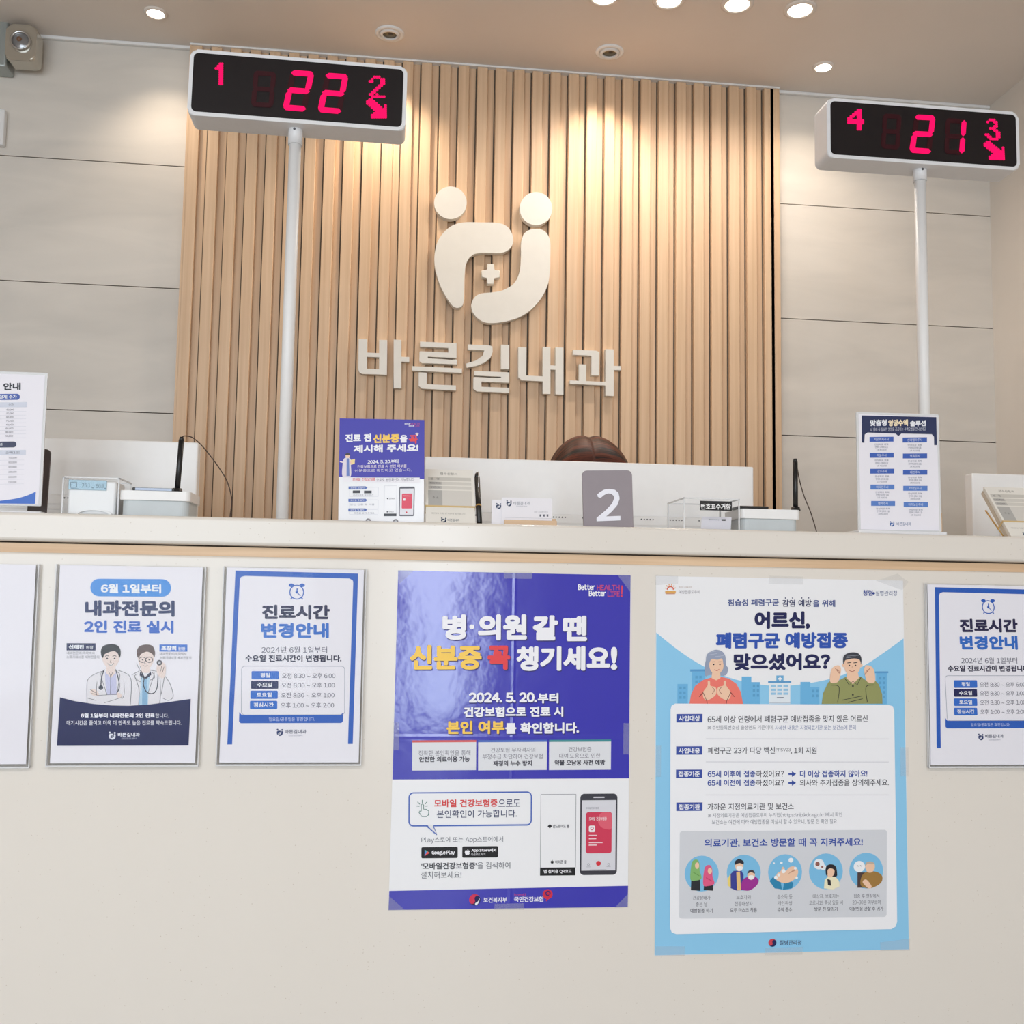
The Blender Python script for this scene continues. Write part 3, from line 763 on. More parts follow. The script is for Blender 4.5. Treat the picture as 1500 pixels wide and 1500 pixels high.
s.poly([(676, 815), (712, 850), (748, 815), (752, 960), (690, 965), (680, 900)], (196, 196, 226)); s.rect(684, 785, 744, 830, SK)
s.poly([(684, 822), (744, 822), (714, 856)], SK)
s.poly([(905, 835), (935, 862), (968, 830), (960, 900), (952, 1035), (893, 1035), (905, 930)], (178, 208, 230)); s.rect(908, 780, 968, 822, SK)
s.poly([(902, 815), (935, 850), (972, 812), (975, 835), (935, 866), (900, 840)], (60, 60, 82)); s.poly([(918, 860), (945, 860), (950, 1035), (915, 1035)], (136, 178, 212))
s.blob([(655, 690), (668, 660), (714, 652), (762, 662), (772, 700), (765, 745), (745, 780), (714, 797), (684, 782), (662, 745)], SK)
s.blob([(886, 700), (900, 665), (940, 655), (985, 668), (995, 710), (988, 750), (968, 785), (938, 800), (908, 785), (892, 750)], SK)
s.L = 3
s.blob([(652, 710), (650, 675), (668, 648), (712, 636), (756, 645), (776, 675), (776, 712), (766, 725), (760, 700), (735, 682), (700, 690), (672, 705), (664, 726)], HB)
s.blob([(884, 715), (882, 680), (900, 650), (945, 638), (985, 650), (1000, 690), (994, 722), (982, 700), (950, 685), (925, 692), (905, 705), (895, 725)], HBR)
for x in (690, 738): s.circ(x, 730, 5, LN); s.stroke([(x-14, 716), (x, 711), (x+12, 715)], 4, LN)
s.stroke([(716, 735), (709, 755), (718, 757)], 3, SKL); s.blob([(694, 762), (714, 770), (732, 760), (714, 778)], (250, 250, 250)); s.stroke([(692, 761), (714, 774), (734, 760)], 3, SKL, smooth=True)
for x in (918, 962): s.ring(x, 737, 22, 4, LN, ry=17); s.circ(x, 737, 4, LN)
s.stroke([(939, 735), (942, 735)], 4, LN); s.stroke([(938, 742), (931, 760), (940, 762)], 3, SKL); s.stroke([(922, 775), (938, 779), (952, 774)], 3, SKL)
s.stroke([(880, 760), (898, 800), (905, 780)], 2.5, LN)
for pts in ([(562, 1020), (560, 900), (572, 858), (612, 830), (668, 808)], [(762, 806), (800, 820), (836, 845), (847, 900), (840, 1025)], [(668, 812), (650, 835), (690, 965)], [(752, 815), (772, 840), (752, 955)], [(625, 880), (622, 960), (640, 968)], [(700, 815), (712, 850), (712, 960)], [(712, 850), (728, 815)], [(798, 880), (800, 960), (785, 990)],
            [(620, 968), (760, 962), (786, 975), (740, 995), (672, 1015)], [(565, 985), (620, 1000)], [(850, 835), (900, 808)], [(970, 805), (1040, 822), (1090, 880), (1116, 955), (1112, 985), (1085, 1000), (1050, 985)], [(868, 845), (896, 930), (893, 1030)], [(996, 820), (985, 860), (955, 950)], [(880, 830), (868, 848), (905, 880), (912, 840)], [(980, 815), (998, 850), (965, 870)], [(1032, 850), (1035, 950), (1028, 1030)], [(1060, 850), (1040, 960)]):
    s.stroke(pts, 2.5, LN, smooth=True)
s.stroke([(672, 800), (655, 850), (650, 905)], 6, (58, 58, 72), smooth=True); s.circ(650, 918, 15, (58, 58, 72)); s.stroke([(745, 800), (765, 870), (768, 920), (755, 948)], 6, (58, 58, 72), smooth=True)
s.stroke([(905, 805), (928, 850), (925, 900), (945, 945), (985, 955), (1012, 920), (1020, 830), (1026, 775)], 6, (58, 58, 72), smooth=True)
s.blob([(580, 945), (600, 925), (630, 945), (636, 968), (600, 968)], SK); s.stroke([(582, 930), (615, 950)], 3, SKL); s.stroke([(590, 955), (625, 962)], 3, SKL)
s.blob([(752, 950), (775, 955), (786, 972), (762, 985)], SK)
s.blob([(1012, 770), (1040, 752), (1065, 765), (1070, 800), (1062, 850), (1035, 852), (1012, 820)], SK); s.circ(1028, 756, 18, (92, 88, 96)); s.circ(1028, 756, 9, (190, 190, 198)); s.stroke([(1044, 775), (1036, 812)], 3, SKL); s.stroke([(1058, 782), (1048, 818)], 3, SKL)
s.part = 'navy_band'; s.L = 4
s.poly([(388, 980), (480, 1004), (600, 1022), (720, 1032), (830, 1034), (960, 1026), (1090, 1010), (1231, 990), (1216, 1290), (370, 1290)], NAVY)
s.part = 'notice_text'; s.L = 5
s.text('6월 1일부터 내과전문의 2인 진료', 522, 1082, 998, 1112, (240, 240, 250), 0.05); s.text('합니다.', 1002, 1084, 1088, 1113, (226, 226, 238), 0.0)
s.text('대기시간은 줄이고 더욱 더 만족도 높은 진료를 약속드립니다.', 432, 1128, 1170, 1158, (230, 230, 240), 0.015)
s.text('바른길내과', 760, 1205, 902, 1232, (226, 228, 240), 0.04); s.text('건강검진센터', 782, 1238, 878, 1250, (190, 194, 214))
s.part = 'emblem'; clinic_logo(s, 724, 1225, 52, (226, 228, 240), 5)
s.finish(t)

# opening-hours notice (used twice)
t, s = holder([(327.6, 830), (536.6, 833), (529.6, 1122.2), (315.5, 1121.4)], [(331.5, 831.5), (533, 834), (525, 1117), (321.5, 1116.5)],
              'clear acrylic holder with an opening-hours notice, left of the purple poster')
HOURS = t
s.zoom(310, 810, 4.544)
s.part = 'blue_frame'; s.L = 1
FR = (36, 92, 188)
s.poly([(155, 119), (974, 134), (938, 1273), (906, 1273), (941, 195), (938, 180), (915, 167), (215, 154), (192, 162), (184, 180), (137, 1273), (105, 1273)], FR)
s.part = 'clock_picture'
s.ring(563, 261, 46, 7, FR); s.circ(563, 261, 9, FR); s.stroke([(563, 261), (566, 236)], 8, FR); s.stroke([(563, 261), (588, 285)], 5, FR)
for sx in (-1, 1):
    s.poly(circ_pts(563+sx*36, 215, 18, 12, 16), FR); s.stroke([(563+sx*32, 298), (563+sx*40, 308)], 8, FR)
s.part = 'notice_text'
s.text('진료시간', 332, 345, 785, 444, (30, 28, 72), 0.055); s.text('변경안내', 326, 466, 778, 568, (46, 108, 200), 0.055)
s.text('2024년 6월 1일부터', 330, 625, 766, 668, (66, 64, 92), 0.0); s.text('수요일 진료시간이 변경됩니다.', 222, 680, 862, 726, (34, 32, 66), 0.04)
s.part = 'hours_table'
s.poly([(184, 1060), (200, 1078), (855, 1080), (874, 1064), (872, 1122), (862, 1133), (194, 1133), (182, 1122)], FR)
s.outline(198, 755, 884, 1078, 22, 2.5, (128, 136, 158))
for (x, y, a, c) in ((264, 788, '평일', (46, 108, 204)), (260, 852, '수요일', NAVY), (257, 918, '토요일', (46, 108, 204)), (254, 985, '점심시간', (46, 108, 204))):
    s.part = 'row_tag#'+a; s.L = 1; s.rrect(x, y, x+181, y+54, 7, c); s.part = 'notice_text'; s.L = 2
    w = {2: 64, 3: 100, 4: 134}[len(a)]; s.text(a, x+91-w/2, y+12, x+91+w/2, y+42, WHT, 0.035)
s.L = 1
for y, r in ((818, '오전 8:30 ~ 오후 6:00'), (881, '오전 8:30 ~ 오후 1:00'), (947, '오전 8:30 ~ 오후 1:00'), (1014, '오후 1:00 ~ 오후 2:00')):
    k = (1014-y)*0.04; s.text(r, 458+k, y-17, 813+k, y+18, (58, 58, 84), 0.0)
s.L = 2; s.text('일요일/공휴일은 휴진입니다.', 380, 1095, 684, 1119, (206, 216, 238), 0.0)
s.L = 1; s.text('바른길내과', 486, 1176, 628, 1202, (58, 66, 98), 0.02); s.text('건강검진센터', 510, 1209, 602, 1220, (120, 126, 150))
s.part = 'emblem'; clinic_logo(s, 452, 1194, 48, (40, 58, 110))
s.finish(t)

def copy_tree(src, parent=None, delta=Vector((0, 0, 0))):
    c = src.copy(); COL.objects.link(c)
    if parent: c.parent = parent
    else: c.location = src.location+delta
    for ch in src.children: copy_tree(ch, c)
    return c
d = onY(1358.3, 990, -0.008)-onY(321.6, 976, -0.008); d.y = 0
c = copy_tree(HOURS, None, d)
c['label'] = 'clear acrylic holder with an opening-hours notice, cut by the right photo edge'

# ------------------------------------------------------------------ purple identity-card poster
def poster_mat(key, c, creases):
    M = bpy.data.materials.new(key); M.use_nodes = True; nt = M.node_tree; b = nt.nodes['Principled BSDF']
    b.inputs['Base Color'].default_value = rgb(c); b.inputs['Roughness'].default_value = 0.13; b.inputs['Specular IOR Level'].default_value = 0.7
    tc = nt.nodes.new('ShaderNodeTexCoord'); n = nt.nodes.new('ShaderNodeTexNoise'); n.inputs['Scale'].default_value = 7; n.inputs['Detail'].default_value = 5; n.inputs['Roughness'].default_value = 0.5
    nt.links.new(tc.outputs['Object'], n.inputs['Vector'])
    sp = nt.nodes.new('ShaderNodeSeparateXYZ'); nt.links.new(tc.outputs['Object'], sp.inputs[0])
    last = n.outputs['Fac']
    for axis, pos, amp in creases:
        a = nt.nodes.new('ShaderNodeMath'); a.operation = 'SUBTRACT'; nt.links.new(sp.outputs[axis], a.inputs[0]); a.inputs[1].default_value = pos
        g = nt.nodes.new('ShaderNodeMath'); g.operation = 'ABSOLUTE'; nt.links.new(a.outputs[0], g.inputs[0])
        h = nt.nodes.new('ShaderNodeMapRange'); h.inputs['From Max'].default_value = 0.004; h.inputs['To Min'].default_value = amp; h.inputs['To Max'].default_value = 0.0
        nt.links.new(g.outputs[0], h.inputs['Value'])
        s_ = nt.nodes.new('ShaderNodeMath'); s_.operation = 'ADD'; nt.links.new(last, s_.inputs[0]); nt.links.new(h.outputs[0], s_.inputs[1]); last = s_.outputs[0]
    bp = nt.nodes.new('ShaderNodeBump'); bp.inputs['Strength'].default_value = 0.45; bp.inputs['Distance'].default_value = 0.004
    nt.links.new(last, bp.inputs['Height']); nt.links.new(bp.outputs[0], b.inputs['Normal'])
    return M
def wall_poster(quad, label, paper):
    s = Sheet(quad=quad, Y=-0.0012); c = s.world(s.w/2, 0)
    b = MB(); s.board(b, 0.0006)
    o = b.build('poster', paper, loc=(c.x, 0.0, c.z)); tag(o, label, 'poster')
    return o, s
def tapes(s, root, polys):
    for pts in polys:
        b = MB(); b.prism([s.loc(*p) for p in pts], -0.0018, -0.0016, 0, 'Y', s.matrix()); b.build('tape', M_TAPE, root)

o, s = wall_poster([(582.3, 835), (922, 843.2), (921.8, 1329.5), (570.2, 1331)], 'purple and white health-insurance identity-card poster taped to the counter front', GLOSSY)
PURP = poster_mat('purple_print', (54, 53, 178), ((0, 0.0, 0.16), (2, s.h*0.505, 0.16)))
s.zoom(560, 820, 3.947)
s.part = 'purple_area'; s.L = 1
s.poly([(88, 60), (1427, 91), (1428, 1265), (60, 1262)], PURP)
s.part = 'headline'; s.L = 2
YEL, RED, W1 = (248, 204, 84), (226, 56, 62), (240, 240, 246)
def two_tone(st, x0, y0, x1, y1, col, bold):
    s.part = 'headline#%d' % (y0//90)
    s.L = 2; s.text(st, x0+2, y0+4, x1+6, y1+7, (38, 30, 112), bold); s.L = 3; s.text(st, x0, y0, x1, y1, col, bold)
two_tone('병', 343, 313, 480, 460, W1, 0.054); s.L = 3; s.circ(512, 385, 14, W1)
two_tone('의원', 547, 313, 830, 463, W1, 0.054); two_tone('갈', 863, 320, 1010, 465, W1, 0.062); two_tone('땐', 1037, 323, 1178, 470, W1, 0.055)
two_tone('신분증', 157, 488, 570, 632, YEL, 0.046); two_tone('꼭', 603, 493, 735, 633, RED, 0.055); two_tone('챙기세요', 770, 497, 1312, 640, W1, 0.052); two_tone('!', 1316, 503, 1354, 636, W1, 0.05)
two_tone('2024. 5. 20.', 497, 763, 890, 822, W1, 0.06); two_tone('부터', 895, 768, 1015, 828, W1, 0.048); two_tone('건강보험으로 진료 시', 468, 845, 1043, 906, W1, 0.048)
two_tone('본인 여부', 370, 925, 705, 1003, YEL, 0.048); two_tone('를 확인합니다.', 708, 938, 1135, 1003, W1, 0.048)
s.part = 'slogan'; s.L = 3
s.text('Better', 1123, 142, 1222, 175, W1, 0.045); s.text('Better', 1186, 178, 1285, 211, W1, 0.045); s.text('HEALTH', 1232, 146, 1364, 176, (196, 64, 112), 0.03); s.text('LIFE', 1294, 183, 1366, 213, (196, 64, 112), 0.03)
s.stroke([(1378, 150), (1376, 200)], 9, (214, 60, 96)); s.circ(1376, 210, 6, (214, 60, 96))
s.part = 'information_box'; s.L = 2
for x0, y0, x1, y1, c in ((173, 1042, 541, 1211, (212, 92, 92)), (553, 1043, 950, 1213, (70, 104, 190)), (963, 1044, 1322, 1214, (64, 142, 146))):
    s.part = 'information_box#%d' % x0; s.L = 2; s.rect(x0, y0, x1, y1, (222, 224, 230)); s.L = 3; s.rect(x0, y0-5, x1, y0+7, c)
s.part = 'small_print'; s.L = 3
GT, DT = (120, 118, 132), (52, 50, 64)
s.text('정확한 본인확인을 통해', 210, 1095, 508, 1125, GT); s.text('안전한 의료이용 가능', 213, 1131, 504, 1163, DT, 0.035)
s.text('건강보험 무자격자의', 626, 1081, 882, 1110, GT); s.text('부정수급 차단하여 건강보험', 578, 1118, 925, 1149, GT); s.text('재정의 누수 방지', 640, 1158, 864, 1189, DT, 0.035)
s.text('건강보험증', 1075, 1080, 1208, 1108, GT); s.text('대여·도용으로 인한', 1022, 1118, 1260, 1147, GT); s.text('약물 오남용 사전 예방', 995, 1156, 1288, 1188, DT, 0.035)
# lower half
s.zoom(560, 1120, 3.947)
s.part = 'speech_bubble'; s.L = 1
s.poly([(147, 175), (160, 350), (262, 352), (305, 400), (290, 352), (845, 352), (855, 340), (160, 345)], (196, 206, 226))
s.L = 2
s.outline(156, 156, 862, 347, 26, 7, (66, 100, 188)); s.poly([(262, 342), (296, 342), (314, 398)], (228, 229, 233), 3); s.L = 4
s.stroke([(258, 349), (317, 399), (296, 349)], 6, (66, 100, 188))
s.L = 2; TEAL = (70, 120, 112)
for pts in ([(232, 197), (232, 215)], [(205, 208), (218, 222)], [(260, 208), (247, 222)], [(200, 232), (216, 233)], [(264, 232), (250, 233)]): s.stroke(pts, 4, TEAL)
s.stroke([(226, 262), (226, 226), (233, 220), (240, 226), (240, 250), (256, 252), (270, 262), (268, 284), (258, 293), (230, 293), (213, 268), (218, 260), (227, 268)], 4, TEAL)
s.part = 'small_print'
s.text('모바일 건강보험증', 300, 195, 667, 240, (216, 66, 66), 0.035); s.text('으로도', 672, 197, 797, 240, (48, 56, 98), 0.01); s.text('본인확인이 가능합니다.', 316, 257, 778, 302, (48, 56, 98), 0.01)
s.text('Play스토어 또는 App스토어에서', 228, 412, 700, 450, (106, 110, 122))
s.text("'모바일건강보험증'", 228, 560, 547, 600, (44, 46, 58), 0.03); s.text('을 검색하여', 552, 560, 742, 600, (92, 96, 106)); s.text('설치해보세요!', 226, 612, 460, 652, (92, 96, 106))
s.part = 'store_button'; BK = (22, 22, 26)
s.rrect(228, 470, 438, 535, 8, BK); s.part = 'store_button#2'; s.rrect(464, 468, 671, 534, 8, BK)
s.part = 'store_button'; s.L = 3; s.poly([(247, 484), (276, 503), (262, 512)], (80, 190, 150)); s.poly([(247, 484), (262, 503), (247, 522)], (82, 140, 214)); s.poly([(247, 522), (276, 504), (262, 495)], (226, 80, 74))
s.text('Google Play', 288, 489, 421, 520, W1, 0.035); s.part = 'store_button#2'; s.text('App Store에서', 517, 481, 660, 504, W1, 0.035); s.text('다운로드 하기', 517, 509, 597, 522, W1)
def apple(x, y, r, col):
    s.blob([(x, y-r*0.7), (x+r*0.6, y-r*0.8), (x+r*0.95, y-r*0.35), (x+r*0.75, y), (x+r*0.95, y+r*0.35), (x+r*0.45, y+r), (x, y+r*0.85), (x-r*0.45, y+r), (x-r*0.95, y+r*0.1), (x-r*0.65, y-r*0.8)], col); s.poly([(x, y-r*0.8), (x+r*0.1, y-r*1.2), (x+r*0.45, y-r*1.35), (x+r*0.3, y-r*0.95)], col)
apple(493, 503, 15, W1)
s.part = 'code_panel'; s.L = 1
s.outline(917, 171, 1121, 597, 2, 2.5, (128, 130, 138)); s.rect(915, 597, 1120, 643, BK)
s.L = 2; s.poly([(957, 356), (970, 343), (984, 356), (970, 369)], (36, 36, 40)); apple(985, 564, 9, (36, 36, 40))
s.text('안드로이드 용', 988, 346, 1083, 367, DT, 0.02); s.text('아이폰 용', 1003, 554, 1068, 574, DT, 0.02); s.text('앱 설치용 QR코드', 936, 608, 1099, 631, W1, 0.03)
s.part = 'phone_picture'; s.L = 1
s.rrect(1146, 169, 1362, 642, 24, (58, 58, 68)); s.L = 2; s.rect(1155, 207, 1353, 616, (216, 216, 224)); s.rrect(1180, 276, 1330, 516, 14, (206, 58, 88))
s.L = 3; s.blob([(1250, 330), (1262, 285), (1300, 277), (1328, 290), (1329, 370), (1295, 375), (1265, 360)], (222, 96, 116)); s.L = 4
s.text('모바일 건강보험증', 1197, 304, 1300, 324, (244, 226, 230), 0.02); s.rrect(1197, 354, 1233, 392, 8, (240, 236, 240)); s.L = 5; s.ring(1215, 371, 8, 4, (206, 58, 88))
s.L = 4
for x0, y, x1 in ((1197, 411, 1245), (1197, 430, 1240), (1197, 453, 1277), (1197, 467, 1243)): s.stroke([(x0, y), (x1, y)], 6, (240, 206, 214))
s.text('모바일 건강보험증', 1180, 246, 1253, 258, (130, 130, 142)); s.stroke([(1222, 190), (1286, 190)], 7, (214, 214, 222)); s.circ(1254, 574, 14, (214, 52, 66)); s.stroke([(1205, 612), (1300, 612)], 3, (92, 92, 104))
for x in (1196, 1313): s.ring(x, 580, 6, 2, (150, 150, 160)); s.stroke([(x-12, 594), (x+12, 594)], 2, (160, 160, 170))
s.part = 'purple_band'; s.L = 1
s.poly([(44, 722), (1428, 707), (1427, 830), (40, 833)], PURP)
def taegeuk(x, y, r, c1, c2, L):
    s.L = L
    s.poly(circ_pts(x, y, r, None, 20, 155, 335)+[(x+r*0.9*math.cos(math.radians(a)), y+r*0.9*math.sin(math.radians(a))) for a in ()], c1)
    s.poly(circ_pts(x, y, r, None, 20, -25, 155), c2)
    k = math.radians(-25); s.circ(x-r*0.5*math.cos(k), y-r*0.5*math.sin(k), r*0.5, c2 if False else c1, L+1, n=16); s.circ(x+r*0.5*math.cos(k), y+r*0.5*math.sin(k), r*0.5, c2, L+1, n=16)
s.part = 'emblem'; taegeuk(538, 779, 33, (206, 50, 84), (24, 26, 84), 2); s.blob([(540, 800), (556, 788), (566, 770), (560, 796), (545, 810)], W1, 4)
s.part = 'small_print'; s.L = 2
s.text('보건복지부', 588, 765, 725, 797, (226, 226, 240), 0.035); s.text('국민건강보험', 765, 763, 935, 795, (226, 226, 240), 0.035); s.text('h-well', 767, 744, 836, 758, (190, 60, 110), 0.02)
s.part = 'emblem'; s.circ(960, 751, 29, (206, 44, 70), 2); s.ring(962, 746, 12, 7, (60, 30, 110), 3); s.stroke([(975, 748), (968, 772), (952, 790)], 8, (206, 44, 70), 3)
s.zoom(560, 820, 3.947); PF = s.finish(o)
tapes(s, o, [[(86, 58), (176, 62), (90, 142)], [(1350, 88), (1428, 91), (1427, 190)], [(695, 66), (858, 70), (856, 110), (696, 107)], [(62, 932), (97, 932), (97, 1092), (60, 1092)], [(1392, 945), (1430, 945), (1428, 1125), (1392, 1125)]])
s.zoom(560, 1120, 3.947); tapes(s, o, [[(43, 750), (135, 832), (40, 834)], [(1428, 750), (1428, 831), (1350, 832)], [(652, 802), (822, 800), (822, 838), (652, 838)]])
s.zoom(940, 830, 3.75)

# ------------------------------------------------------------------ sky-blue vaccination poster
o, s = wall_poster([(959, 843.2), (1322, 850.8), (1332.6, 1392.6), (960.8, 1398.2)], 'sky-blue vaccination poster with an elderly couple, taped to the counter front', GLOSSY)
SKY, SKY2, WP = (142, 202, 238), (108, 180, 226), (240, 241, 246)
s.zoom(940, 830, 3.75)
s.part = 'blue_area'; s.L = 1
hill = catmull([(75, 362), (200, 462), (330, 545), (480, 612), (650, 650), (780, 657), (900, 646), (1050, 615), (1200, 558), (1330, 475), (1436, 398)], False, 5)
s.poly([(x, y) for x, y in hill]+[(1471, 2108), (79, 2129)], SKY)
s.part = 'blue_area'; s.L = 2
for k_, (x0, y0, x1, y1) in enumerate(((272, 578, 345, 760), (193, 645, 250, 760), (545, 605, 598, 760), (598, 636, 645, 760), (868, 636, 922, 760), (922, 665, 972, 760), (1285, 588, 1345, 760))): s.part = 'blue_area'; s.rect(x0, y0, x1, y1, SKY2)
s.L = 3
for x0, y0, x1, y1 in ((262, 565, 350, 577), (1278, 580, 1352, 590)): s.rect(x0, y0, x1, y1, (90, 156, 208))
for bx, by, nx, ny in ((203, 660, 2, 3), (290, 600, 2, 5), (1300, 610, 2, 5), (606, 650, 2, 3), (932, 680, 2, 2)):
    for i in range(nx):
        for j in range(ny): s.rect(bx+i*22, by+j*26, bx+i*22+13, by+j*26+14, (92, 160, 208))
s.part = 'hospital_picture'; s.rect(695, 640, 812, 755, (226, 234, 242)); s.rect(735, 600, 775, 636, (112, 176, 220)); s.rect(690, 631, 817, 641, (92, 156, 206))
s.L = 4; s.rect(751, 606, 759, 630, WP); s.rect(743, 614, 767, 622, WP)
for j in range(3):
    for i in range(3): s.rect(706+i*34, 652+j*21, 732+i*34, 664+j*21, (150, 198, 230))
s.stroke([(738, 722), (776, 722)], 4, (80, 90, 110)); s.stroke([(698, 750), (812, 750)], 4, (190, 200, 212))
SKN, DK = (240, 200, 172), (46, 44, 52)
# grandmother
s.part = 'woman_picture'
s.L = 4; s.blob([(345, 600), (342, 545), (352, 500), (362, 475), (402, 457), (440, 470), (455, 505), (458, 540), (470, 560), (462, 592), (440, 600), (372, 596)], (152, 162, 186))
s.L = 5
s.poly([(258, 758), (268, 700), (290, 655), (335, 622), (385, 608), (430, 606), (475, 616), (515, 645), (540, 690), (553, 758)], (238, 122, 110))
s.poly([(385, 560), (425, 560), (428, 612), (405, 626), (378, 612)], SKN)
s.L = 6; s.blob([(364, 530), (368, 492), (402, 482), (435, 495), (444, 530), (438, 570), (405, 594), (374, 572)], SKN)
s.L = 7; s.poly(catmull([(350, 545), (348, 500), (362, 474), (402, 458), (440, 470), (456, 505), (445, 540), (436, 506), (410, 512), (380, 508), (366, 530), (362, 560)], True, 4), (152, 162, 186))
for x0, y0, x1, y1 in ((370, 470, 420, 462), (366, 485, 410, 478), (398, 495, 446, 490)): s.stroke([(x0, y0), (x1, y1)], 2, (190, 198, 214))
for x in (390, 424): s.circ(x, 538, 4, DK); s.stroke([(x-9, 524), (x+8, 523)], 3, (120, 110, 110))
s.stroke([(394, 566), (408, 572), (420, 564)], 3, (196, 80, 80), smooth=True)
for k in (0, 1):
    hx = 368 if k == 0 else 448; sg = 1 if k == 0 else -1
    s.blob([(hx-sg*35, 690), (hx-sg*12, 655), (hx-sg*10, 630), (hx+sg*2, 632), (hx+sg*5, 655), (hx+sg*34, 665), (hx+sg*34, 705), (hx-sg*10, 735), (hx-sg*32, 722)], SKN)
    s.stroke([(hx+sg*14, 662), (hx+sg*26, 680), (hx+sg*14, 700)], 3, (150, 90, 84), smooth=True)
    s.stroke([(hx-sg*36, 692), (hx-sg*14, 740), (hx-sg*12, 757)], 3, (92, 40, 44)); s.stroke([(hx-sg*36, 692), (hx-sg*56, 716)], 3, (92, 40, 44))
# grandfather
s.part = 'man_picture'
s.L = 5
s.poly([(985, 758), (992, 700), (1020, 640), (1040, 625), (1080, 628), (1115, 610), (1200, 608), (1232, 632), (1275, 626), (1298, 650), (1318, 705), (1320, 758)], (148, 152, 98))
s.poly([(1130, 565), (1180, 565), (1190, 615), (1156, 650), (1120, 615)], SKN)
s.L = 6; s.blob([(1108, 535), (1110, 500), (1152, 490), (1192, 500), (1198, 535), (1190, 578), (1152, 602), (1116, 578)], SKN); s.circ(1106, 545, 10, SKN); s.circ(1199, 545, 10, SKN)
s.L = 7; s.poly(catmull([(1104, 540), (1102, 505), (1115, 485), (1150, 474), (1185, 480), (1202, 505), (1200, 540), (1192, 515), (1160, 508), (1120, 515), (1112, 520)], True, 4), (58, 62, 72))
s.stroke([(1120, 495), (1190, 490)], 2, (150, 156, 168)); s.stroke([(1118, 505), (1170, 498)], 2, (150, 156, 168))
for x in (1136, 1170): s.circ(x, 546, 4, DK); s.stroke([(x-11, 532), (x+10, 529)], 4, DK)
s.stroke([(1136, 574), (1152, 580), (1168, 572)], 3, (170, 80, 74), smooth=True); s.stroke([(1153, 548), (1150, 560)], 2, (190, 130, 110))
for hx, sg in ((1062, 1), (1246, -1)):
    s.blob([(hx-sg*28, 640), (hx-sg*32, 605), (hx-sg*20, 560), (hx+sg*12, 545), (hx+sg*28, 562), (hx+sg*24, 600), (hx+sg*10, 638)], SKN)
    for k in range(3): s.stroke([(hx-sg*5+sg*k*10, 560+k*6), (hx+sg*12+sg*k*6, 582+k*8)], 2.5, (170, 110, 96))
    s.stroke([(hx-sg*24, 654), (hx+sg*18, 666), (hx+sg*10, 750)], 3, DK, smooth=True)
s.stroke([(1112, 618), (1136, 655), (1156, 632), (1180, 655), (1200, 612)], 3, DK); s.circ(1156, 660, 5, DK); s.circ(1156, 708, 5, DK); s.stroke([(1095, 738), (1205, 715)], 3, DK); s.stroke([(1130, 750), (1210, 730)], 3, DK)
# header lines
NV, BL = (26, 32, 84), (44, 84, 178)
s.part = 'headline'; s.L = 2
s.text('침습성 폐렴구균', 466, 178, 748, 217, (54, 74, 140), 0.03); s.text('감염 예방', 766, 182, 928, 221, (40, 48, 96), 0.03); s.text('을 위해', 934, 184, 1058, 223, (54, 74, 140), 0.03)
for x in (783, 822, 873, 911): s.circ(x, 173, 3.5, (40, 48, 96))
s.part = 'headline#1'; s.text('어르신,', 613, 246, 919, 347, NV, 0.055); s.part = 'headline#2'; s.text('폐렴구균 예방접종', 402, 362, 1128, 452, BL, 0.055); s.part = 'headline#3'; s.text('맞으셨어요?', 500, 478, 1032, 572, NV, 0.055)
s.part = 'emblem'
s.ring(150, 126, 17, 6, (214, 96, 64), 2, 180, 360)
for a in range(195, 360, 30): s.stroke([(150+22*math.cos(math.radians(a)), 124+22*math.sin(math.radians(a))), (150+31*math.cos(math.radians(a)), 124+31*math.sin(math.radians(a)))], 4, (226, 152, 60))
s.rect(122, 132, 180, 146, (222, 168, 92)); s.rect(126, 147, 176, 150, (200, 110, 70))
s.part = 'small_print'
s.text('예방접종도우미', 197, 128, 312, 148, (136, 130, 140)); s.text('행복한 내일을 위한', 197, 108, 270, 117, (190, 170, 160))
s.text('청렴', 1210, 129, 1264, 162, (50, 72, 152), 0.03); s.circ(1270, 148, 7, (46, 64, 140)); s.text('질병관리청', 1280, 132, 1398, 162, (92, 104, 146))
# white body panel
s.part = 'white_panel'; s.L = 8
s.poly([(155, 785), (160, 764), (180, 752), (1352, 764), (1376, 772), (1384, 795), (1404, 1955), (1396, 1982), (1372, 1996), (195, 2013), (170, 2004), (160, 1980)], WP)
s.zoom(940, 1020, 3.75)
s.part = 'heading_tag'; s.L = 9
TG = (58, 80, 164)
for x, y, st in ((187, 97, '사업대상'), (187, 274, '사업내용'), (187, 402, '접종기준'), (190, 582, '접종기관')):
    s.part = 'heading_tag#'+st; s.L = 9; s.rect(x, y, x+143, y+46, TG); s.part = 'small_print'; s.L = 10; s.text(st, x+13, y+9, x+130, y+39, (238, 240, 248), 0.035)
s.part = 'small_print'; s.L = 9
def kome(x, y, r):
    s.stroke([(x-r, y-r), (x+r, y+r)], 2, TS); s.stroke([(x-r, y+r), (x+r, y-r)], 2, TS)
    for dx, dy in ((1, 0), (-1, 0), (0, 1), (0, -1)): s.circ(x+dx*r*0.75, y+dy*r*0.75, 1.8, TS, n=8)
TX, TB, TS = (62, 62, 74), (48, 74, 158), (126, 128, 142)
for y in (233, 360, 541): s.stroke([(350, y), (1355, y+6)], 2.2, (192, 194, 204))
s.text('65세 이상 연령에서 폐렴구균 예방접종을 맞지 않은 어르신', 358, 108, 1237, 146, TX, 0.012)
kome(367, 173, 8); s.text('주민등록번호상 출생연도 기준이며,', 384, 160, 720, 186, TS); s.text('자세한 내용은 지정의료기관 또는 보건소에 문의', 728, 161, 1172, 189, (108, 122, 168))
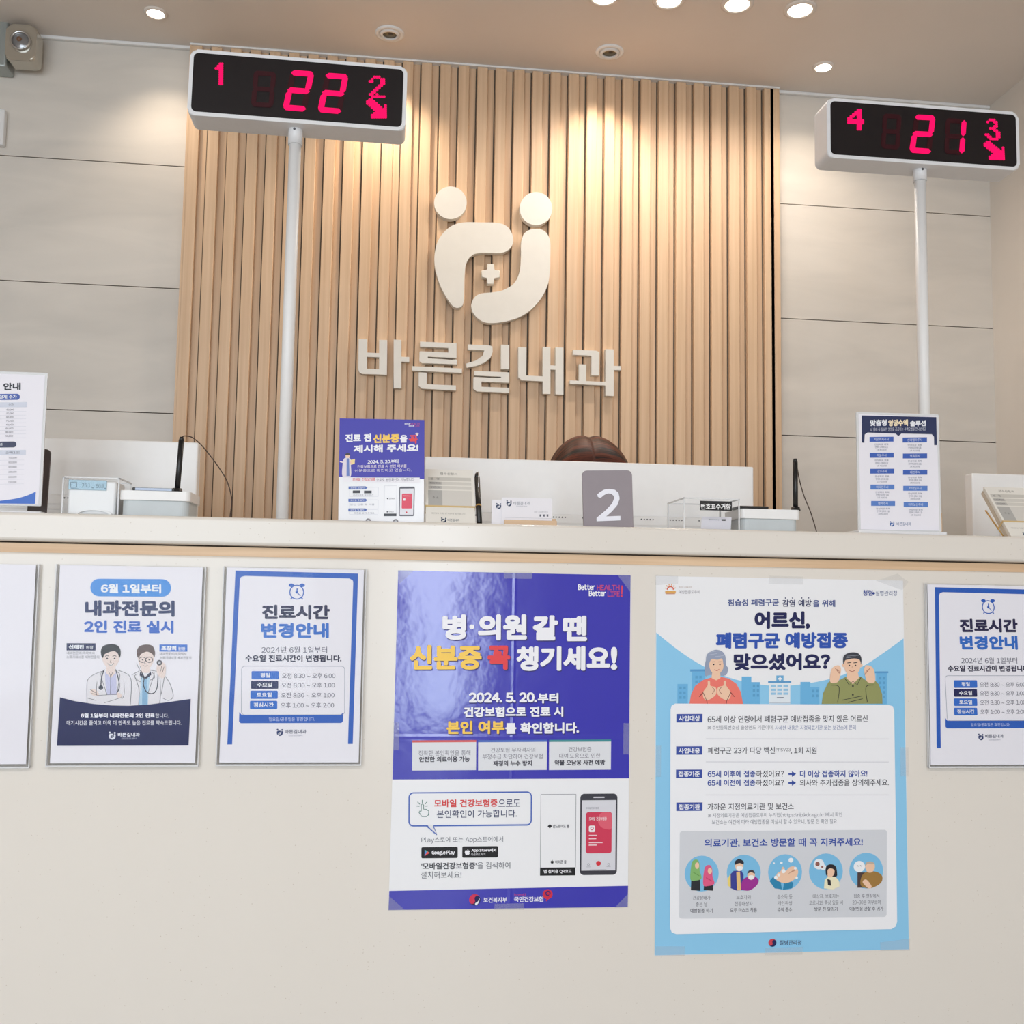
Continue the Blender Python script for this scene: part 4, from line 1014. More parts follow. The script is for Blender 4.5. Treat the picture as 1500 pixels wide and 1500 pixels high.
s.text('폐렴구균 23가 다당 백신', 360, 279, 728, 317, TX, 0.012); s.text('PPSV23', 733, 286, 814, 304, TX); s.text(', 1회 지원', 816, 281, 957, 320, TX, 0.012)
for y, tl, tr, col, bd, x1 in ((408, '65세 이후에 접종', '더 이상 접종하지 않아요!', TB, 0.03, 1237), (457, '65세 이전에 접종', '의사와 추가접종을 상의해주세요.', TX, 0.012, 1355)):
    s.text(tl, 360, y, 622, y+37, TB, 0.03); s.text('하셨어요?', 626, y+1, 778, y+38, TX, 0.012); s.text(tr, 866, y+2, x1, y+40, col, bd)
    s.poly([(803, y+17), (822, y+17), (822, y+6), (845, y+21), (822, y+37), (822, y+26), (803, y+26)], TB)
s.text('가까운 지정의료기관 및 보건소', 361, 588, 833, 625, TX, 0.012)
kome(372, 655, 8); s.text('지정의료기관은 예방접종도우미 누리집(https://nip.kdca.go.kr)에서 확인', 389, 641, 1098, 670, TS); s.text('보건소는 여건에 따라 예방접종을 미실시 할 수 있으니, 방문 전 확인 필요', 385, 677, 1070, 704, TS)
s.zoom(940, 1200, 3.75)
s.part = 'advice_panel'; s.L = 9; s.rrect(210, 64, 1345, 540, 14, (211, 214, 221))
s.part = 'headline#4'; s.L = 10; s.text('의료기관, 보건소 방문할 때 꼭 지켜주세요!', 345, 106, 1213, 153, (48, 78, 168), 0.03)
s.part = 'illustration'; s.L = 10
CC = [(331, 296), (561, 293), (787, 292), (1011, 289), (1232, 287)]
for i, (cx, cy) in enumerate(CC): s.part = 'advice_picture#%d' % i; s.circ(cx, cy, 93, (124, 190, 230), ry=98)
s.L = 11
# two people in hooded coats
s.part = 'advice_picture#0'
for cx, y0, c, w in ((298, 222, (134, 184, 112), 30), (368, 252, (224, 92, 136), 30)):
    s.poly([(cx-24, y0+100), (cx+24, y0+100), (cx+26, min(390, y0+168)), (cx-26, min(386, y0+168))], (40, 42, 50)); s.blob([(cx-26, y0+40), (cx-16, y0+4), (cx+8, y0-2), (cx+20, y0+20), (cx+22, y0+60), (cx+32, y0+100), (cx-2, y0+112), (cx-28, y0+106)], c)
    s.L = 12; s.blob([(cx, y0+16), (cx+14, y0+14), (cx+18, y0+36), (cx+6, y0+48), (cx-4, y0+34)], SKN); s.stroke([(cx-14, y0+66), (cx+20, y0+86)], 4, (c[0]-30, c[1]-30, c[2]-30)); s.L = 11
# carer and patient, both masked
s.part = 'advice_picture#1'
s.poly([(486, 375), (488, 300), (506, 282), (548, 282), (560, 305), (556, 388), (520, 390)], (58, 66, 148)); s.poly([(472, 330), (488, 296), (490, 375), (474, 362)], (238, 214, 120))
s.L = 12; s.poly([(520, 288), (540, 288), (546, 388), (524, 388)], (232, 196, 130)); s.blob([(514, 245), (534, 235), (556, 245), (555, 268), (535, 285), (516, 270)], SKN)
s.L = 13; s.blob([(512, 248), (514, 228), (536, 218), (558, 230), (558, 246), (536, 240)], (44, 44, 54)); s.blob([(520, 262), (536, 256), (554, 262), (548, 280), (526, 280)], (242, 242, 244))
s.L = 12; s.poly(catmull([(548, 380), (552, 340), (575, 318), (620, 314), (642, 335), (632, 362), (598, 388), (566, 390)], True, 4), (158, 48, 148))
s.L = 13; s.blob([(582, 300), (600, 284), (620, 298), (618, 322), (600, 332), (583, 322)], SKN); s.blob([(580, 298), (590, 280), (612, 280), (621, 298), (600, 290)], (70, 64, 70)); s.L = 14; s.blob([(586, 312), (601, 306), (616, 312), (610, 328), (592, 328)], (242, 242, 244))
# washing hands
s.part = 'advice_picture#2'
s.L = 11; s.poly([(702, 340), (720, 318), (760, 330), (770, 385), (730, 380)], (46, 134, 178)); s.poly([(775, 388), (782, 350), (815, 340), (832, 350), (826, 380)], (46, 134, 178))
s.L = 12; s.blob([(738, 330), (742, 300), (762, 285), (772, 262), (784, 270), (784, 292), (812, 264), (840, 262), (858, 285), (850, 318), (824, 340), (790, 352), (760, 345)], SKN)
for x, y, r in ((818, 226, 13), (766, 240, 7), (725, 242, 5), (736, 320, 10), (752, 306, 8), (778, 286, 11), (842, 270, 8), (850, 322, 7)): s.circ(x, y, r, (240, 242, 246), 13)
for k in range(3): s.stroke([(806+k*13, 300-k*6), (830+k*10, 282-k*5)], 2.5, (196, 140, 118), 13)
# coughing woman
s.part = 'advice_picture#3'
s.L = 11; s.circ(972, 249, 29, (232, 238, 244)); s.circ(996, 266, 16, (232, 238, 244)); s.L = 12; s.circ(964, 248, 12, (150, 96, 88)); s.circ(990, 264, 6, (150, 96, 88))
s.L = 11; s.poly([(1000, 382), (1004, 335), (1022, 318), (1062, 318), (1082, 340), (1086, 372), (1050, 388)], (238, 232, 200)); s.blob([(1010, 300), (1012, 262), (1038, 250), (1064, 262), (1072, 300), (1066, 318), (1020, 314)], (40, 36, 42))
s.L = 12; s.blob([(1020, 282), (1036, 272), (1056, 282), (1054, 306), (1038, 320), (1022, 308)], SKN); s.poly([(1018, 330), (1036, 336), (1040, 368), (1022, 364)], (44, 44, 52)); s.L = 13; s.blob([(1020, 304), (1038, 300), (1048, 312), (1036, 322), (1022, 318)], SKN)
# resting elder
s.part = 'advice_picture#4'
s.L = 11; s.circ(1194, 264, 31, (240, 242, 246)); s.rect(1184, 296, 1226, 380, (78, 62, 60)); s.blob([(1200, 355), (1210, 312), (1240, 292), (1290, 294), (1320, 318), (1312, 355), (1262, 382), (1216, 378)], (160, 122, 64))
s.L = 12; s.blob([(1226, 268), (1230, 246), (1254, 238), (1276, 248), (1278, 275), (1262, 296), (1238, 294)], SKN); s.blob([(1226, 262), (1232, 242), (1256, 236), (1276, 246), (1266, 252), (1240, 250)], (196, 178, 162)); s.blob([(1212, 350), (1232, 335), (1262, 372), (1246, 384)], SKN); s.stroke([(1182, 258), (1190, 262)], 4, TS); s.stroke([(1198, 258), (1206, 262)], 4, TS)
s.part = 'small_print'; s.L = 10
CAP = [(331, [('건강상태가', 48), ('좋은 날', 31), ('예방접종 하기', 61)]), (561, [('보호자와', 40), ('접종대상자', 49), ('모두 마스크 착용', 73)]), (786, [('손소독 등', 41), ('개인위생', 39), ('수칙 준수', 40)]), (1012, [('대상자, 보호자는', 72), ('코로나19 증상 있을 시', 92), ('방문 전 알리기', 63)]), (1234, [('접종 후 현장에서', 70), ('20~30분 머무르며', 77), ('이상반응 관찰 후 귀가', 93)])]
for i, (cx, ls) in enumerate(CAP):
    for j, (st, hw) in enumerate(ls): s.text(st, cx-hw, 416+j*35-i*0.8, cx+hw, 440+j*35-i*0.8, (96, 98, 110) if j < 2 else (70, 70, 82), 0.012 if j == 2 else 0)
s.part = 'emblem'; taegeuk(721, 678, 22, (206, 70, 84), (30, 40, 92), 2)
s.part = 'small_print'; s.L = 2; s.text('질병관리청', 760, 664, 880, 693, (74, 88, 120), 0.02)
s.zoom(940, 830, 3.75); s.finish(o)
s.STEP = 0
tapes(s, o, [[(65, 42), (190, 50), (190, 92), (65, 100)], [(690, 50), (880, 55), (878, 98), (690, 95)], [(1280, 78), (1400, 40), (1460, 85), (1425, 130)]])
s.zoom(940, 1020, 3.75); tapes(s, o, [[(76, 270), (104, 270), (104, 440), (76, 440)], [(1418, 285), (1462, 285), (1466, 445), (1420, 445)]])
s.zoom(940, 1200, 3.75); tapes(s, o, [[(82, 690), (240, 692), (240, 745), (80, 745)], [(1310, 680), (1474, 660), (1474, 725), (1312, 726)], [(680, 705), (885, 700), (885, 742), (680, 745)]])

# ================================================================== THINGS ON THE WORKTOP
ZT = SLAB_TOP
def on_top(px, Y, x_only=True): return onY(px, 760, Y).x

# --- price list in a clear stand, far left
def stand_board(quad, Y, label, name='acrylic_sign_stand'):
    s = Sheet(quad=quad, Y=Y); c = s.world(s.w/2, 0)
    s_h = c.z-ZT
    t = thing(name, label, 'sign stand', (c.x, Y, ZT))
    b = MB(); s.board(b, 0.0030, 0.004, 0.004, 0.002, 0.004, 0.002, 0.0012); b.build('acrylic_panel', M_ACRE, t)
    b = MB(); s.board(b, 0.0004, front=0.0016); b.build('paper', PAPER, t)
    b = MB(); b.box(c.x-s.w/2-0.008, c.x+s.w/2+0.008, Y-0.012, Y+0.05, ZT, ZT+0.0065, 0.0015); b.build('base_plate', M_PLAST, t)
    s.o = s.o+s.n*0.0017
    return t, s
t, s = stand_board([(-63, 545), (65.5, 550.5), (57.5, 740.5), (-71, 736)], 0.07, 'price list in a clear stand, cut by the left photo edge')
s.zoom(0, 520, 4.1667)
s.part = 'price_text'; s.L = 1
s.text('안내', 18, 172, 125, 218, (34, 34, 44), 0.05)
s.part = 'heading_pill'; s.rrect(-180, 240, 120, 277, 17, (58, 88, 170)); s.part = 'heading_pill#2'; s.rrect(-180, 532, 102, 568, 17, (48, 52, 84))
s.part = 'price_table'; s.rect(-260, 292, 165, 322, (206, 210, 224)); s.rect(-260, 584, 160, 614, (206, 210, 224))
for y in range(348, 520, 23): s.stroke([(-260, y), (160, y+1)], 1.2, (196, 200, 212))
for y in range(645, 800, 29): s.stroke([(-260, y), (150, y+1)], 1.2, (196, 200, 212))
s.part = 'price_text'; s.L = 2
s.text('영양제 수가', -30, 247, 103, 270, WHT, 0.03); s.text('수가', -8, 540, 18, 560, WHT, 0.03); s.text('수가', 52, 300, 82, 313, DT); s.text('금액(1인)', 38, 592, 126, 607, DT)
for i, y in enumerate(range(338, 510, 23)): s.text(('60,000', '50,000', '80,000', '70,000', '40,000', '60,000', '80,000', '50,000')[i], 40-i*0.7, y-6, 86-i*0.7, y+6, (96, 96, 108))
for i, y in enumerate((632, 660, 688, 718, 748, 780)): s.text(('70,000', '80,000', '90,000', '100,000', '110,000', '150,000')[i], 56, y-6, 106, y+6, (96, 96, 108))
s.part = 'blue_wave'; s.L = 1; s.poly(catmull([(-120, 902), (0, 892), (110, 878), (180, 858), (224, 838)], False, 5)+[(219, 913), (-120, 905)], (52, 104, 196))
s.finish(t)

# --- number plates
def number_plate(quad, Y, digit, label):
    s = Sheet(quad=quad, Y=Y); c = s.world(s.w/2, 0)
    t = thing('number_plate', label, 'number plate', (c.x, Y, ZT), 'grey counter number plates')
    b = MB(); M = s.matrix(); dn = c.z-ZT+0.002
    b.prism(rrect_pts(0, -dn, s.w, s.h, 0.008, 6, (0, 0, 1, 1)), 0.0, 0.004, 0.0008, 'Y', M)
    b.box(0, s.w, 0.004, 0.05, -dn+0.001, -dn+0.0045, 0.0, M=M)
    b.build('plate', M_GREY if digit else mat('dark_plate', (84, 74, 72), 0.5), t)
    return t, s
t, s = number_plate([(851.5, 688), (923.8, 690), (930, 772), (856, 770)], 0.035, '2', 'grey counter number plate showing a white 2, in front of the middle monitor')
s.zoom(700, 600, 5); s.part = 'numeral'; s.L = 6; s.text('2', 868, 577, 1050, 815, (240, 240, 250), 0.028); s.finish(t)
t, s = number_plate([(46, 657), (75.5, 658), (67, 746), (40, 745)], 0.13, None, 'dark number plate seen edge-on behind the price list at the left')

# --- clear boxes
def clear_box(x0, x1, y0, y1, h, name, label, cat, th=0.0025):
    t = thing(name, label, cat, ((x0+x1)/2, (y0+y1)/2, ZT))
    b = MB()
    for a in ((x0, x1, y0, y0+th), (x0, x1, y1-th, y1), (x0, x0+th, y0+th, y1-th), (x1-th, x1, y0+th, y1-th)): b.box(a[0], a[1], a[2], a[3], ZT, ZT+h)
    b.box(x0+th, x1-th, y0+th, y1-th, ZT, ZT+th); b.build('clear_wall', M_ACR, t)
    b = MB(); r = 0.0011
    for p in ((x0, y0), (x1, y0), (x0, y1), (x1, y1)): b.box(p[0]-r, p[0]+r, p[1]-r, p[1]+r, ZT, ZT+h)
    for a in ((x0, x1, y0, y0), (x0, x1, y1, y1), (x0, x0, y0, y1), (x1, x1, y0, y1)): b.box(a[0]-r, a[1]+r, a[2]-r, a[3]+r, ZT+h-0.001, ZT+h+0.001)
    b.build('edge', M_ACRE, t)
    return t
YA = 0.06
xa0, xa1 = on_top(90, YA), on_top(172, YA); hA = onY(130, 699.5, YA).z-ZT
t = clear_box(xa0, xa1, YA, YA+0.075, hA, 'device_cover', 'clear acrylic cover over a small white device, left end of the worktop', 'acrylic cover')
t = thing('desk_device', 'small white device with a pale blue display inside the clear cover', 'device', ((xa0+xa1)/2, YA+0.035, ZT+0.0026))
b = MB(); b.box(xa0+0.005, xa1-0.006, YA+0.008, YA+0.062, ZT+0.0026, ZT+hA-0.004, 0.004, 3); b.build('body', M_WHITE, t)
p0, p1 = onY(101, 702.5, YA+0.007), onY(156, 718.5, YA+0.007)
b = MB(); b.box(p0.x, p1.x, YA+0.006, YA+0.0082, p1.z, p0.z, 0.0005); b.build('blue_display', mat('lcd_blue', (158, 192, 210), 0.3), t)
sd = Sheet(frame=(Vector((p0.x, YA+0.0058, p1.z)), Vector((1, 0, 0)), Vector((0, 0, 1)), p1.x-p0.x, p0.z-p1.z)).zoom(0, 520, 4.1667)
sd.part = 'display_digits'; sd.L = 1; LC = (60, 84, 104)
sd.text('25.1', 500, 782, 552, 808, LC); sd.text('50.8', 586, 788, 634, 812, LC); sd.outline(432, 776, 468, 808, 2, 3, LC); sd.stroke([(432, 816), (480, 818)], 4, LC); sd.stroke([(560, 812), (570, 812)], 4, LC); sd.circ(642, 816, 4, LC)
sd.finish(t)
b = MB(); n = 20
for i in range(n):
    a0, a1 = math.pi*i/n, math.pi*(i+1)/n
    cxm = (xa0+xa1)/2+0.004; rr = 0.026
    b.prism([(cxm+rr*math.cos(a0)*1.1, ZT+0.003+rr*0.42*math.sin(a0)), (cxm+rr*1.1*math.cos(a1), ZT+0.003+rr*0.42*math.sin(a1)), (cxm+rr*0.93*math.cos(a1), ZT+0.003+rr*0.3*math.sin(a1)), (cxm+rr*0.93*math.cos(a0), ZT+0.003+rr*0.3*math.sin(a0))], YA+0.004, YA+0.0082)
b.build('arched_rim', M_WHITE, t)

YB = 0.03
xb0, xb1 = on_top(1002, YB), on_top(1082.5, YB); hB = onY(1040, 730.5, YB).z-ZT
t = clear_box(xb0, xb1, YB, YB+0.10, hB, 'ticket_box', 'clear acrylic ticket box with a black 번호표수거함 label', 'acrylic box')
p0, p1 = onY(1025.3, 733.5, YB), onY(1072, 748.5, YB)
b = MB(); b.box(p0.x, p1.x, YB-0.0006, YB-0.0001, p1.z, p0.z); b.build('label_strip', mat('label_black', (18, 18, 20), 0.4), t)
sd = Sheet(frame=(Vector((p0.x, YB-0.0006, p1.z)), Vector((1, 0, 0)), Vector((0, 0, 1)), p1.x-p0.x, p0.z-p1.z)).zoom(980, 700, 6.25)
sd.part = 'label_text'; sd.L = 1; sd.text('번호표수거함', 292, 236, 566, 290, (240, 240, 240), 0.03); sd.finish(t)
p0, p1 = onY(1026, 768.5, YB+0.03), onY(1071, 770, YB+0.03)
b = MB(); Mx = Matrix.Translation(((p0.x+p1.x)/2, YB+0.03, ZT+0.0035)) @ Matrix.Rotation(math.radians(12), 4, 'X')
b.box(-0.026, 0.026, 0, 0.0004, 0, 0.022, M=Mx)
b.mi = 1; [b.box(-0.013+k*0.0038, -0.0105+k*0.0038, -0.0003, 0, 0.0166, 0.0176, M=Mx) for k in range(5)]; b.box(0.009, 0.016, -0.0003, 0, 0.0158, 0.0184, M=Mx)
o = b.build('paper_ticket', [PAPER, M_BLACK], loc=((p0.x+p1.x)/2, YB+0.03, ZT+0.003)); tag(o, 'white paper number ticket lying inside the clear ticket box', 'ticket')

# --- white lidded containers, signature pads and styluses
def container(px0, px1, py_lid_top, py_lid_bot, Y, label, dep):
    x0, x1 = on_top(px0, Y), on_top(px1, Y); zt = onY((px0+px1)/2, py_lid_top, Y).z; zl = onY((px0+px1)/2, py_lid_bot, Y).z
    t = thing('storage_container', label, 'container', ((x0+x1)/2, Y+dep/2, ZT))
    b = MB(); b.prism(rrect_pts(x0+0.003, Y+0.003, x1-0.003, Y+dep-0.003, 0.012), ZT, zl+0.002, 0, 'Z'); b.build('body', M_TRANSL, t)
    b = MB(); b.prism(rrect_pts(x0, Y, x1, Y+dep, 0.008), zl, zt, 0.001, 'Z'); b.build('lid', M_WHITE, t)
    return x0, x1, zt
YC = 0.045
x0, x1, zc1 = container(173, 277, 719, 733, YC, 'white lidded container beside the blue display, left end of the worktop', 0.09)
p0, p1 = onY(193, 714, YC), onY(256, 716, YC)
def sig_pad(xa, xb, y, z, label, front):
    t = thing('signature_pad', label, 'signature pad', ((xa+xb)/2, y+0.02, z), 'signature pads on the white containers')
    b = MB(); b.box(xa, xb, y, y+0.038, z, z+0.005, 0.0015); b.build('body', M_BLACK, t)
    if front:
        b = MB(); b.box(xa+0.005, xb-0.005, y-0.0005, y+0.002, z+0.0007, z+0.0044); b.build('front_strip', mat('pale_blue_strip', (176, 190, 214), 0.3), t)
sig_pad(p0.x, p1.x, YC+0.002, zc1, 'slim black signature pad with a pale front edge, on the left container', True)
x0, x1, zc2 = container(1085, 1173, 746, 760, YC, 'white lidded container beside the black-labelled ticket box', 0.09)
p0, p1 = onY(1083, 740, YC), onY(1127, 742, YC)
sig_pad(p0.x, p1.x, YC+0.002, zc2, 'slim black signature pad on the right-hand container', False)
def stylus(top, bot, Y, zb, cord, label):
    pt, pb = onY(*top, Y), onY(*bot, Y); pb = Vector((pb.x, Y, zb))
    t = thing('stylus_pen', label, 'stylus', pb, 'upright black styluses on cords')
    d = (pt-pb)
    b = MB(); b.cyl(pb, pb+d*0.93, 0.0043, 0.0043, 14); b.cyl(pb+d*0.93, pt, 0.0043, 0.0028, 14); b.build('barrel', M_BLACK, t)
    b = MB(); b.lathe([(0.0, 0.006), (0.007, 0.006), (0.0085, 0.0)], pb); b.build('holder_cup', M_BLACK, t)
    path = [pt-d*0.01]+[onY(x, y, Y+k*0.004) for k, (x, y) in enumerate(cord)]
    last = path[-1]; path[-1] = Vector((last.x, last.y, ZT+0.0012))
    path.append(Vector((last.x+0.012, last.y+0.03, ZT+0.0012)))
    path = [Vector(p) for p in catmull([tuple(p) for p in path], False, 6)]
    b = MB(); b.tube(path, 0.0009, 6); b.build('cord', mat('brown_cord', (66, 46, 34), 0.5), t)
stylus((266.2, 640), (259.5, 718), YC+0.012, zc1, [(271, 638.5), (282, 641), (295, 652), (309, 669), (322, 687), (333, 706), (339.5, 733), (338, 752)], 'black stylus standing on the left container with a long looping cord')
stylus((1164.8, 672), (1165.3, 744), YC+0.012, zc2, [(1167.5, 684), (1171.5, 705), (1178, 727), (1188, 752), (1197, 776)], 'black stylus standing on the right container, beside the wooden slats')

# --- small purple notice
YN = 0.05
q = [(497, 611), (620, 617), (622.4, 761.5), (496.2, 760.5)]
s = Sheet(quad=q, Y=YN); c = s.world(s.w/2, 0); dn = c.z-ZT
t = thing('desk_notice', 'small purple and white identity-card notice standing on the worktop', 'notice', (c.x, YN, ZT))
b = MB(); s.board(b, 0.0012, y0=dn); b.build('card', GLOSSY, t)
M = s.matrix(); b = MB(); b.prism([(0.0015, -dn), (0.0, -dn)], 0, 0) if False else None
b = MB()
vs = [M @ Vector(p) for p in ((0.02, 0.0013, s.h*0.75), (s.w-0.02, 0.0013, s.h*0.75), (s.w-0.02, 0.075, -dn), (0.02, 0.075, -dn))]
vs += [v+Vector((0, 0.001, 0.0006)) for v in vs]
b._faces(vs, [(0, 1, 2, 3), (7, 6, 5, 4), (0, 4, 5, 1), (1, 5, 6, 2), (2, 6, 7, 3), (3, 7, 4, 0)]); b.build('easel_back', PAPER, t)
s.zoom(460, 590, 5); s.part = 'purple_area'; s.L = 1
s.poly([(185, 105), (800, 135), (809, 560), (183, 535)], (56, 50, 170))
s.part = 'headline'; s.L = 2
s.text('진료 전', 228, 222, 420, 280, W1, 0.055); s.text('신분증', 434, 228, 625, 293, YEL, 0.055); s.text('을', 628, 238, 682, 293, W1, 0.055); s.text('꼭', 692, 240, 755, 302, RED, 0.05); s.text('제시해 주세요!', 290, 303, 762, 360, W1, 0.055)
s.poly([(750, 222), (754, 232), (764, 233), (756, 240), (758, 250), (750, 244), (741, 249), (744, 239), (736, 232), (746, 232)], (240, 214, 210), 3)
s.text('2024. 5. 20.부터', 395, 415, 620, 442, W1, 0.04); s.text('건강보험으로 진료 시 본인 여부를', 320, 450, 680, 474, (226, 216, 226), 0.02); s.text('신분증으로 확인하고 있습니다.', 300, 480, 715, 503, (216, 210, 228), 0.01)
s.part = 'slogan'; s.text('Better', 660, 152, 702, 166, W1, 0.03); s.text('HEALTH', 704, 154, 766, 168, (206, 70, 120)); s.text('Better', 690, 168, 730, 180, W1, 0.03); s.text('LIFE', 733, 170, 768, 182, (206, 70, 120))
s.part = 'illustration'; s.L = 2
s.blob([(212, 430), (222, 400), (250, 392), (270, 408), (272, 450), (270, 535), (210, 532)], (222, 214, 226)); s.L = 3; s.circ(248, 380, 17, SKN); s.poly(circ_pts(247, 374, 19, 14, 14, 170, 370), (52, 40, 52)); s.poly([(240, 400), (258, 400), (262, 530), (240, 530)], (100, 124, 190)); s.poly([(268, 412), (302, 405), (300, 440), (272, 448)], (238, 214, 150)); s.circ(270, 430, 8, SKN); s.stroke([(190, 422), (216, 430)], 8, (240, 220, 220))
s.part = 'small_print'; s.L = 2
s.poly([(218, 540), (776, 548), (776, 588), (218, 572)], (236, 234, 240)); s.L = 3
s.text('모바일 건강보험증', 285, 544, 455, 568, (214, 80, 84), 0.02); s.text('으로도 본인확인이 가능합니다', 462, 549, 738, 574, (92, 92, 112))
for y in (608, 700, 772):
    s.L = 1; s.outline(264, y+8, 478, y+76 if y < 770 else y+44, 2, 1.5, (196, 200, 212)); s.L = 2; s.poly([(256, y), (384, y), (396, y+11), (384, y+22), (256, y+22)], (82, 108, 180)); s.L = 3; s.text('모바일 앱 설치', 272, y+4, 372, y+17, W1)
s.L = 2; s.rect(288, 638, 344, 658, (56, 56, 64)); s.rect(372, 640, 428, 660, (56, 56, 64)); s.text('건강보험증 발급 받기', 290, 666, 440, 680, (150, 152, 166)); s.text('본인 인증 후 사용', 270, 736, 450, 750, (150, 152, 166)); s.text('화면을 보여 주세요', 300, 800, 450, 814, (150, 152, 166))
s.part = 'code_panel'; s.outline(522, 606, 612, 830, 2, 1.5, (186, 188, 198)); s.rect(520, 811, 613, 830, (50, 50, 58)); s.poly([(540, 700), (546, 694), (552, 700), (546, 706)], DT); s.text('안드로이드', 556, 694, 600, 706, DT); s.circ(546, 798, 5, DT); s.text('아이폰', 556, 792, 592, 804, DT)
s.part = 'phone_picture'; s.rrect(630, 614, 742, 830, 12, (88, 88, 98)); s.L = 3; s.rect(637, 628, 735, 820, (226, 226, 234)); s.L = 4; s.rrect(650, 664, 725, 774, 6, (222, 70, 96)); s.circ(686, 802, 6, (210, 60, 70)); s.L = 5; s.rrect(660, 700, 676, 716, 3, W1); s.stroke([(658, 680), (712, 682)], 4, (246, 200, 208))
s.finish(t)
b = MB()
for px in (539.5, 579.5):
    p = onY(px, 761.5, YN-0.002); b.lathe([(0.0032, 0), (0.0042, 0.0012), (0.0032, 0.0024), (0.0022, 0.0012), (0.0032, 0)], (p.x, YN-0.001, ZT+0.0035), 16, Vector((0, -1, 0)))
b.build('binder_ring', mat('grey_ring', (150, 150, 156), 0.4), t)

# --- tilted form pads with an elastic band and a pen
def form_pad(tl_px, tr_px, Ytop, length, width, label, tilt=40):
    """a pad leaning back against its stand; positions given by its upper front corners"""
    sa, ca = math.sin(math.radians(tilt)), math.cos(math.radians(tilt))
    A = onY(*tl_px, Ytop)
    v = Vector((0, sa, ca)); u = Vector((1, 0, 0))
    O = A-v*length
    # slide down so that the foot stands on the worktop
    return O, u, v
def pad(px_tl, px_w, Yfoot, tilt, width, label, zoomspec, legs, pen):
    sa, ca = math.sin(math.radians(tilt)), math.cos(math.radians(tilt))
    # the pad's front plane starts on the worktop at Yfoot and leans back by tilt
    v = Vector((0, sa, ca)); u = Vector((1, 0, 0)); n = u.cross(v)
    O0 = Vector((0, Yfoot, ZT)); P = onP(px_tl[0], px_tl[1], O0, n)
    length = (P-Vector((P.x, Yfoot, ZT))).length; O = Vector((P.x, Yfoot, ZT))
    s = Sheet(frame=(O, u, v, width, length))
    t = thing('form_pad', label, 'form pad', (O.x+width/2, Yfoot, ZT), 'tilted pads of reception forms')
    th = 0.016
    M = s.matrix()
    b = MB(); b.box(0, width, 0.0, 0.0032, 0.0, length, M=M); b.build('top_sheets', mat('form_paper', (234, 231, 224), 0.6), t)
    b = MB(); b.box(0.0015, width-0.0015, 0.0036, 0.008, 0.002, length-0.001, M=M); b.build('middle_sheets', mat('form_paper', (234, 231, 224), 0.6), t)
    b = MB(); b.box(0.001, width-0.001, 0.0084, th, 0.004, length-0.002, M=M); b.build('backing_sheets', mat('form_backing', (206, 194, 176), 0.6), t)
    b = MB(); zb = length*0.30
    for a in ((-0.001, width+0.001, -0.0011, -0.0001), (-0.001, width+0.001, th, th+0.001), (-0.0011, 0.0, -0.0011, th+0.001), (width, width+0.0011, -0.0011, th+0.001)): b.box(a[0], a[1], a[2], a[3], zb, zb+0.0028, M=M)
    b.build('elastic_band', mat('elastic_tan', (214, 186, 134), 0.5), t)
    # wire rest behind the pad
    b = MB()
    for x in legs:
        top = M @ Vector((x, th+0.002, length*0.66)); foot = M @ Vector((x, th+0.002, 0.0)); foot.z = ZT+0.0016; b.tube([foot+Vector((0, 0.05, 0)), foot, top], 0.0015, 8)
    b.build('wire_rest', M_GOLD, t)
    return t, s
def form_print(s, t, zs, x0, x1, dx, ys):
    """title, rows, grey field and emblem of the form; fractions of the sheet"""
    W_, H_ = s.w, s.h
    P = lambda fx, fy: (fx*W_, (1-fy)*H_)
    def R(fx0, fy0, fx1, fy1, c, L): s.L = L; s.poly([P(fx0, fy0), P(fx1, fy0), P(fx1, fy1), P(fx0, fy1)], c, raw=True)
    def T(st, fx0, fy0, fx1, fy1, c, b=0.0):
        g, tr, dz = glyphs(st); a, bb = P(fx0, fy1), P(fx1, fy0); s.add(np.array(a)+g*(np.array(bb)-np.array(a)), tr, c, 2, 4, dz)
    s.STEP = 0.0001
    s.part = 'form_table'; R(0.05, 0.145, 0.95, 0.215, (206, 203, 196), 1); R(0.05, 0.235, 0.95, 0.295, (214, 211, 204), 1); R(0.05, 0.315, 0.95, 0.375, (214, 211, 204), 1); R(0.05, 0.395, 0.34, 0.70, (180, 179, 176), 1); R(0.34, 0.395, 0.95, 0.70, (216, 213, 207), 1)
    for fy in (0.235, 0.315): R(0.06, fy, 0.33, fy+0.055, (190, 188, 184), 2)
    s.part = 'form_text'; T('접수신청서', 0.30, 0.06, 0.66, 0.105, (120, 116, 112)); T('성   명', 0.10, 0.16, 0.28, 0.20, (110, 108, 106)); T('주민등록번호', 0.08, 0.245, 0.31, 0.28, (96, 94, 94)); T('휴대폰번호', 0.10, 0.325, 0.29, 0.36, (96, 94, 94)); T('주 소', 0.14, 0.515, 0.26, 0.55, (96, 94, 94))
    T('개인정보 수집 및 이용에 동의합니다', 0.10, 0.80, 0.80, 0.83, (170, 168, 164)); T('바른길내과', 0.44, 0.905, 0.68, 0.95, (80, 92, 110))
    s.part = 'emblem'
    k = 0.085*H_/630.0; c = P(0.36, 0.93)
    E = lambda x, y: (c[0]+(x-752)*k, c[1]-(y-395)*k)
    s.L = 2
    for pts in (circ_pts(560, 160, 75, None, 12), circ_pts(949, 187, 75, None, 12), catmull(EMB_L, True, 2), catmull(EMB_R, True, 2)): s.poly([E(*p) for p in pts], (44, 62, 92), raw=True)
    s.finish(t)
    s.parts = {}
t, s = pad((623.6, 687), None, 0.03, 38, onY(696, 766, 0.03).x-onY(623.2, 765, 0.03).x, 'tilted pad of reception forms with an elastic band, beside the purple notice', None, (0.012, 0.058), None)
